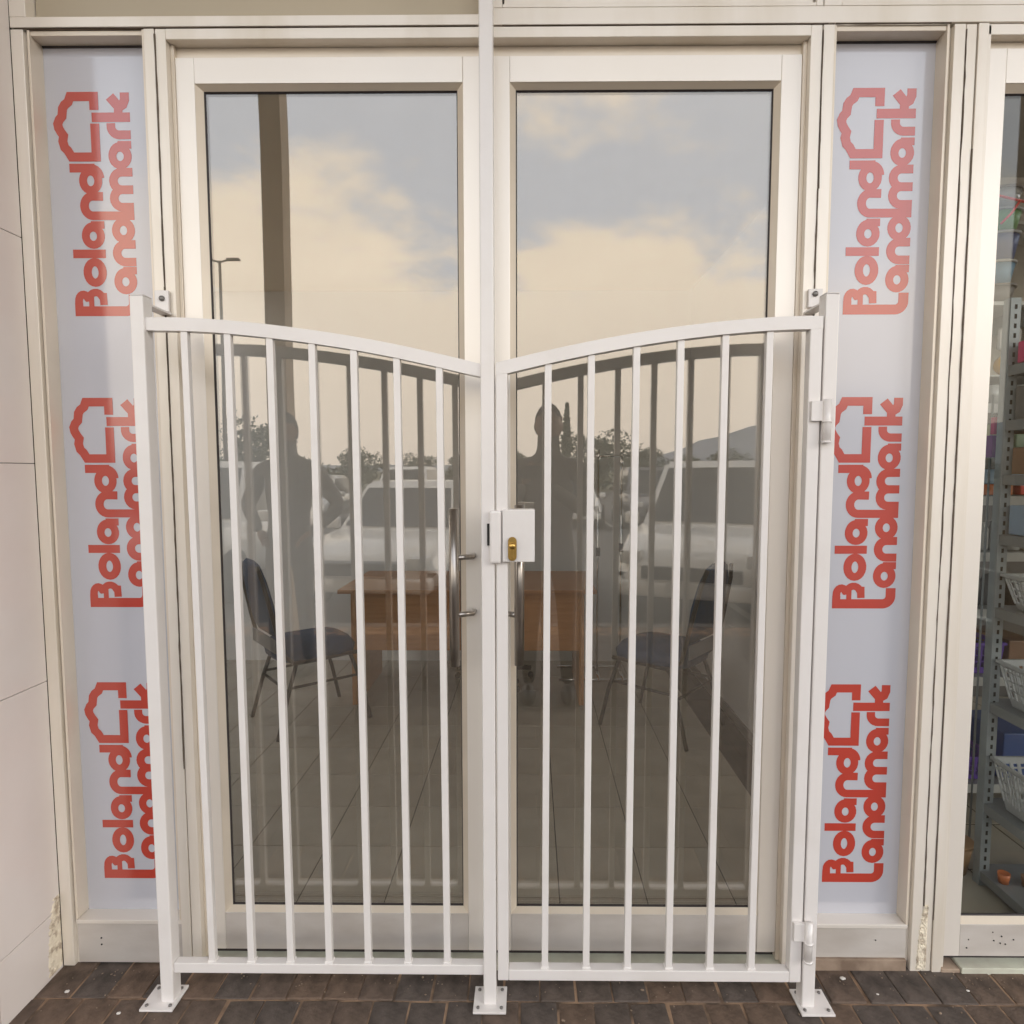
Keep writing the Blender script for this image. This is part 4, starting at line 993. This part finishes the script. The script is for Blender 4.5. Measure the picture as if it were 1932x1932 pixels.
def car(label, mcol, loc, rz, style='suv', group='cars parked in the car park'):
    t = thing('parked_car', label, 'car', loc, group, rz)
    mt = Matrix.Translation(loc) @ Matrix.Rotation(rz, 4, 'Z')
    # local: nose towards +X, length 4.4
    H = {'suv': 1.72, 'sedan': 1.45, 'pickup': 1.70}[style]
    B = .95 if style != 'sedan' else .85
    bm = bmesh.new(); rings = []
    secs = [(-2.2, .78, .42, B - .12), (-2.12, .86, .32, B), (-1.2, .89, .26, B + .04), (0, .90, .26, B + .02), (.85, .90, .26, B), (1.5, .88, .28, B - .06), (2.0, .82, .34, B - .18), (2.2, .68, .42, B - .34)]
    for x, hw, z0, z1 in secs:
        r = [(-hw * .93, z0), (-hw, z0 + .15), (-hw, z1 - .18), (-hw * .90, z1), (hw * .90, z1), (hw, z1 - .18), (hw, z0 + .15), (hw * .93, z0)]
        rings.append([bm.verts.new(mt @ Vector((x, y, z))) for y, z in r])
    for u, v in zip(rings, rings[1:]):
        for k in range(8): bm.faces.new((u[k], u[(k + 1) % 8], v[(k + 1) % 8], v[k]))
    bm.faces.new(rings[0]); bm.faces.new(rings[-1])
    bmesh.ops.bevel(bm, geom=bm.edges[:], offset=.02, segments=1, affect='EDGES')
    fin(bm, 'body', M[mcol], t, True)
    xb0, xb1 = (-2.05, -1.80) if style != 'sedan' else (-1.6, -.95)
    xf0, xf1 = (.95, .25) if style != 'pickup' else (.75, .15)
    def pt(x, y, z): return mt @ Vector((x, y, z))
    bm = bmesh.new()
    b = [pt(xb0, -.78, B - .03), pt(xf0, -.78, B - .03), pt(xf0, .78, B - .03), pt(xb0, .78, B - .03)]
    u = [pt(xb1, -.62, H), pt(xf1, -.62, H), pt(xf1, .62, H), pt(xb1, .62, H)]
    bv = [bm.verts.new(p) for p in b]; uv = [bm.verts.new(p) for p in u]
    for k in range(4): bm.faces.new((bv[k], bv[(k + 1) % 4], uv[(k + 1) % 4], uv[k]))
    bm.faces.new(uv)
    bmesh.ops.bevel(bm, geom=bm.edges[:], offset=.05, segments=2, affect='EDGES')
    cab = fin(bm, 'cabin', M[mcol], t, True)
    def win(name, P, off):
        bm = bmesh.new(); vs = [bm.verts.new(mt @ Vector(p)) for p in P]; f = bm.faces.new(vs)
        r = bmesh.ops.extrude_face_region(bm, geom=[f]); 
        for q in [g_ for g_ in r['geom'] if isinstance(g_, bmesh.types.BMVert)]: q.co += mt.to_3x3() @ Vector(off)
        fin(bm, name, M['carglass'], cab)
    def L(a, b_, s): return tuple(a[i] + (b_[i] - a[i]) * s for i in range(3))
    zb, zt = B + .04, H - .09
    def xf(z): return xf0 + (xf1 - xf0) * (z - B + .03) / (H - B + .03)
    def xb(z): return xb0 + (xb1 - xb0) * (z - B + .03) / (H - B + .03)
    def yw(z): return .78 - .16 * (z - B + .03) / (H - B + .03)
    win('windscreen', [(xf(zb) + .012, -yw(zb) + .08, zb), (xf(zb) + .012, yw(zb) - .08, zb), (xf(zt) + .012, yw(zt) - .08, zt), (xf(zt) + .012, -yw(zt) + .08, zt)], (.006, 0, .004))
    win('rear_window', [(xb(zb) - .012, -yw(zb) + .1, zb), (xb(zb) - .012, yw(zb) - .1, zb), (xb(zt) - .012, yw(zt) - .1, zt), (xb(zt) - .012, -yw(zt) + .1, zt)], (-.006, 0, .004))
    for s in (-1, 1):
        A0, A1 = xb(zb) + .12, xf(zb) - .14; T0, T1 = xb(zt) + .12, xf(zt) - .10
        n = 3 if style == 'suv' else 2
        for k in range(n):
            f0, f1 = k / n + .015, (k + 1) / n - .015
            win('side_window', [(A0 + (A1 - A0) * f0, s * (yw(zb) + .006), zb), (A0 + (A1 - A0) * f1, s * (yw(zb) + .006), zb), (T0 + (T1 - T0) * f1, s * (yw(zt) + .006), zt), (T0 + (T1 - T0) * f0, s * (yw(zt) + .006), zt)], (0, s * .006, 0))
        for x in (-1.35, 1.38):
            c = mt @ Vector((x, s * .84, .33)); ax = (mt.to_3x3() @ Vector((0, 1, 0)))
            w_ = tube('wheel', M['tyre'], t, [c - ax * .10, c + ax * .10], .33, 20)
            tube('rim', M['carsilver'], w_, [c + ax * s * .095, c + ax * s * .112], .20, 14)
        bm = bmesh.new(); bbox(bm, .55, .68, s * .90 - .02 if s > 0 else -1.05, 1.05 if s > 0 else -.88, B - .02, B + .13, .03, mt); fin(bm, 'mirror', M[mcol], t, True)
        bm = bmesh.new(); bbox(bm, 1.98, 2.17, s * .52 if s > 0 else -.74, .74 if s > 0 else -.52, B - .32, B - .18, .02, mt); fin(bm, 'headlight', M['lamp'], t, True)
    bm = bmesh.new(); bbox(bm, 2.05, 2.235, -.5, .5, .48, .62, .02, mt); fin(bm, 'grille', M['blackp'], t)
    bm = bmesh.new(); bbox(bm, 2.262, 2.268, -.24, .24, .36, .46, 0, mt); fin(bm, 'number_plate', M['lamp'], t)
    bm = bmesh.new()
    for s in (-1, 1):
        for x in (.78, -.12, -1.02): bbox(bm, x, x + .012, s * .905 - .004, s * .905 + .004, .36, B - .06, 0, mt)
    fin(bm, 'door_gap', M['gasket'], t)
    bm = bmesh.new(); bbox(bm, 2.0, 2.26, -.80, .80, .30, .46, .04, mt); fin(bm, 'bumper', M[mcol], t, True)
    return t
G = -0.13
car('white car parked nose-in at the kerb, mirrored in the left glass door', 'carwhite', (-1.45, -6.9, G), R(97), 'sedan')
car('white high-roofed car parked at the kerb, mirrored in the right glass door', 'carwhite', (2.55, -6.4, G), R(112), 'suv')
car('white car at the left edge of the left glass door reflection', 'carwhite', (-4.35, -7.0, G), R(90), 'suv')
far = [(-6.5, 'carsilver', 'sedan'), (-3.7, 'carwhite', 'suv'), (-1.3, 'carred', 'sedan'), (1.3, 'carwhite', 'sedan'), (3.7, 'cargrey', 'suv'), (6.2, 'carwhite', 'suv'), (8.8, 'carsilver', 'sedan')]
fl = ['silver car in the far row of the car park, leftmost', 'white high-roofed car in the far row, left of the red car', 'red car in the far row of the car park', 'white low car in the far row, right of the red car', 'dark grey car in the far row of the car park', 'white high-roofed car in the far row, right of the dark grey car', 'silver car in the far row of the car park, rightmost']
for (x, mc, stl), lb_ in zip(far, fl): car(lb_, mc, (x, -17.5 + random.uniform(-.3, .3), G), R(90 + random.uniform(-4, 4)), stl)
lp = thing('street_lamp', 'tall car park lamp post with two arms, mirrored in the left glass door', 'street lamp', (-9.6, -18, G))
tube('pole', M['concrete'], lp, [(-9.42, -18, G), (-9.42, -18, 7.9)], [.07, .04], 10)
for s in (-1, 1):
    a_ = tube('arm', M['concrete'], lp, [(-9.42, -18, 7.85), (-9.42 + s * .25, -18, 7.92)], .03, 8)
    bm = bmesh.new(); bbox(bm, -9.42 + s * .42 - .2, -9.42 + s * .42 + .2, -18.08, -17.92, 7.90, 7.97, .02); fin(bm, 'lamp_head', M['concrete'], a_)
# trees
def crown_mesh(kind):
    bm = bmesh.new(); rnd = random.Random(len(kind))
    lumps = [((rnd.uniform(-1.6, 1.6), rnd.uniform(-1.2, 1.2), rnd.uniform(1.6, 4.4)), rnd.uniform(.7, 1.3)) for _ in range(11)]
    n = 2600
    for _ in range(n):
        if kind == 'round':
            c, r_ = rnd.choice(lumps); d = Vector((rnd.gauss(0, 1), rnd.gauss(0, 1), rnd.gauss(0, 1))).normalized() * r_ * rnd.uniform(.55, 1.05)
            p = Vector(c) + d
        else:
            h = rnd.random() ** .8; p = Vector((rnd.gauss(0, .38) * (1.05 - h), rnd.gauss(0, .38) * (1.05 - h), .4 + h * 6.4))
        a = Vector((rnd.gauss(0, 1), rnd.gauss(0, 1), rnd.gauss(0, 1))).normalized(); b = a.cross(Vector((rnd.gauss(0, 1), rnd.gauss(0, 1), .3))).normalized(); s = rnd.uniform(.07, .17)
        bm.faces.new([bm.verts.new(p + a * s), bm.verts.new(p + b * s * .6), bm.verts.new(p - a * s), bm.verts.new(p - b * s * .6)])
    me = bpy.data.meshes.new('crown'); bm.to_mesh(me); bm.free(); me.materials.append(M['leafg']); return me
CR = {'round': crown_mesh('round'), 'cone': crown_mesh('cone')}
bm = bmesh.new(); tube_bm(bm, [(0, 0, -.2), (0.05, 0, 1.2), (.0, .05, 3.0)], [.16, .12, .05], 8)
for k in range(5):
    a = k * 1.3; tube_bm(bm, [(0.03, 0, 1.2 + .25 * k), (.9 * math.cos(a), .9 * math.sin(a), 2.3 + .3 * k)], [.06, .02], 6)
TR = bpy.data.meshes.new('trunk'); bm.to_mesh(TR); bm.free(); TR.materials.append(M['bark'])
pos = [(2.7, -44, 'cone', .95, 'slim pointed conifer beyond the car park'), (5.2, -46, 'round', .9, 'broad tree right of the pointed conifer'), (9.5, -52, 'round', .75, 'low tree towards the mountain side'), (13.5, -54, 'round', .62, 'small tree at the foot of the mountain view, nearer one'),
       (17.5, -55, 'round', .7, 'small tree at the foot of the mountain view, farther one'), (-20, -45, 'round', 1.05, 'tall bushy tree at the far left of the car park'), (-14.5, -52, 'round', .7, 'low tree right of the tall bushy tree'), (-9.5, -53, 'round', .6, 'small tree in the middle of the left tree line'),
       (-5.5, -53, 'round', .62, 'small tree beyond the red car'), (-1.8, -50, 'round', .66, 'small tree left of the pointed conifer'), (21.5, -52, 'round', .7, 'tree at the far right of the tree line'), (7.0, -58, 'cone', .7, 'second shorter conifer behind the broad tree')]
for x, y, kd, s, lab in pos:
    t = thing('tree', lab + ' (mirrored)' if False else lab, 'tree', (x, y, -.15), 'trees beyond the car park', random.uniform(0, 6)); t.scale = (s * (1.25 if kd == 'round' else 1), s * 1.25 if kd == 'round' else s, s)
    for nm, me in (('crown', CR[kd]), ('trunk', TR)):
        o = bpy.data.objects.new(nm, me); col.objects.link(o); o.parent = t
# hedge line
bm = bmesh.new(); rnd = random.Random(3)
for _ in range(9000):
    x = rnd.uniform(-60, 60); hh = 2.0 + .6 * math.sin(x * .21) + .4 * math.sin(x * .9 + 1)
    p = Vector((x, -56 + rnd.uniform(-1, 1), -.1 + rnd.random() * hh))
    a = Vector((rnd.gauss(0, 1), rnd.gauss(0, 1), rnd.gauss(0, 1))).normalized(); b = a.cross(Vector((rnd.gauss(0, 1), .2, rnd.gauss(0, 1)))).normalized(); s = rnd.uniform(.15, .35)
    bm.faces.new([bm.verts.new(p + a * s), bm.verts.new(p + b * s * .6), bm.verts.new(p - a * s), bm.verts.new(p - b * s * .6)])
hd = fin(bm, 'hedge', M['leafg'], None); tag(hd, 'long dark hedge beyond the car park', 'hedge', None, 'stuff')
# mountains
bm = bmesh.new(); rnd = random.Random(11); nx, ny = 90, 10; grid = []
for i in range(nx + 1):
    rowv = []
    X = -3800 + 7600 * i / nx
    peak = 330 * math.exp(-((X - 1520) / 420) ** 2) + 230 * math.exp(-((X - 2500) / 600) ** 2) + 95 * math.exp(-((X - 900) / 330) ** 2) + 35 + 60 * math.exp(-((X + 2200) / 700) ** 2)
    for j in range(ny + 1):
        s = j / ny; rowv.append(bm.verts.new((X, -2700 - 900 * s, -5 + peak * math.sin(math.pi * min(1, s * 1.1) / 1.1 * .9) * (1 + .12 * rnd.uniform(-1, 1)))))
    grid.append(rowv)
for i in range(nx):
    for j in range(ny): bm.faces.new((grid[i][j], grid[i + 1][j], grid[i + 1][j + 1], grid[i][j + 1]))
tag(fin(bm, 'mountain', M['hill'], None, True), kind='structure')
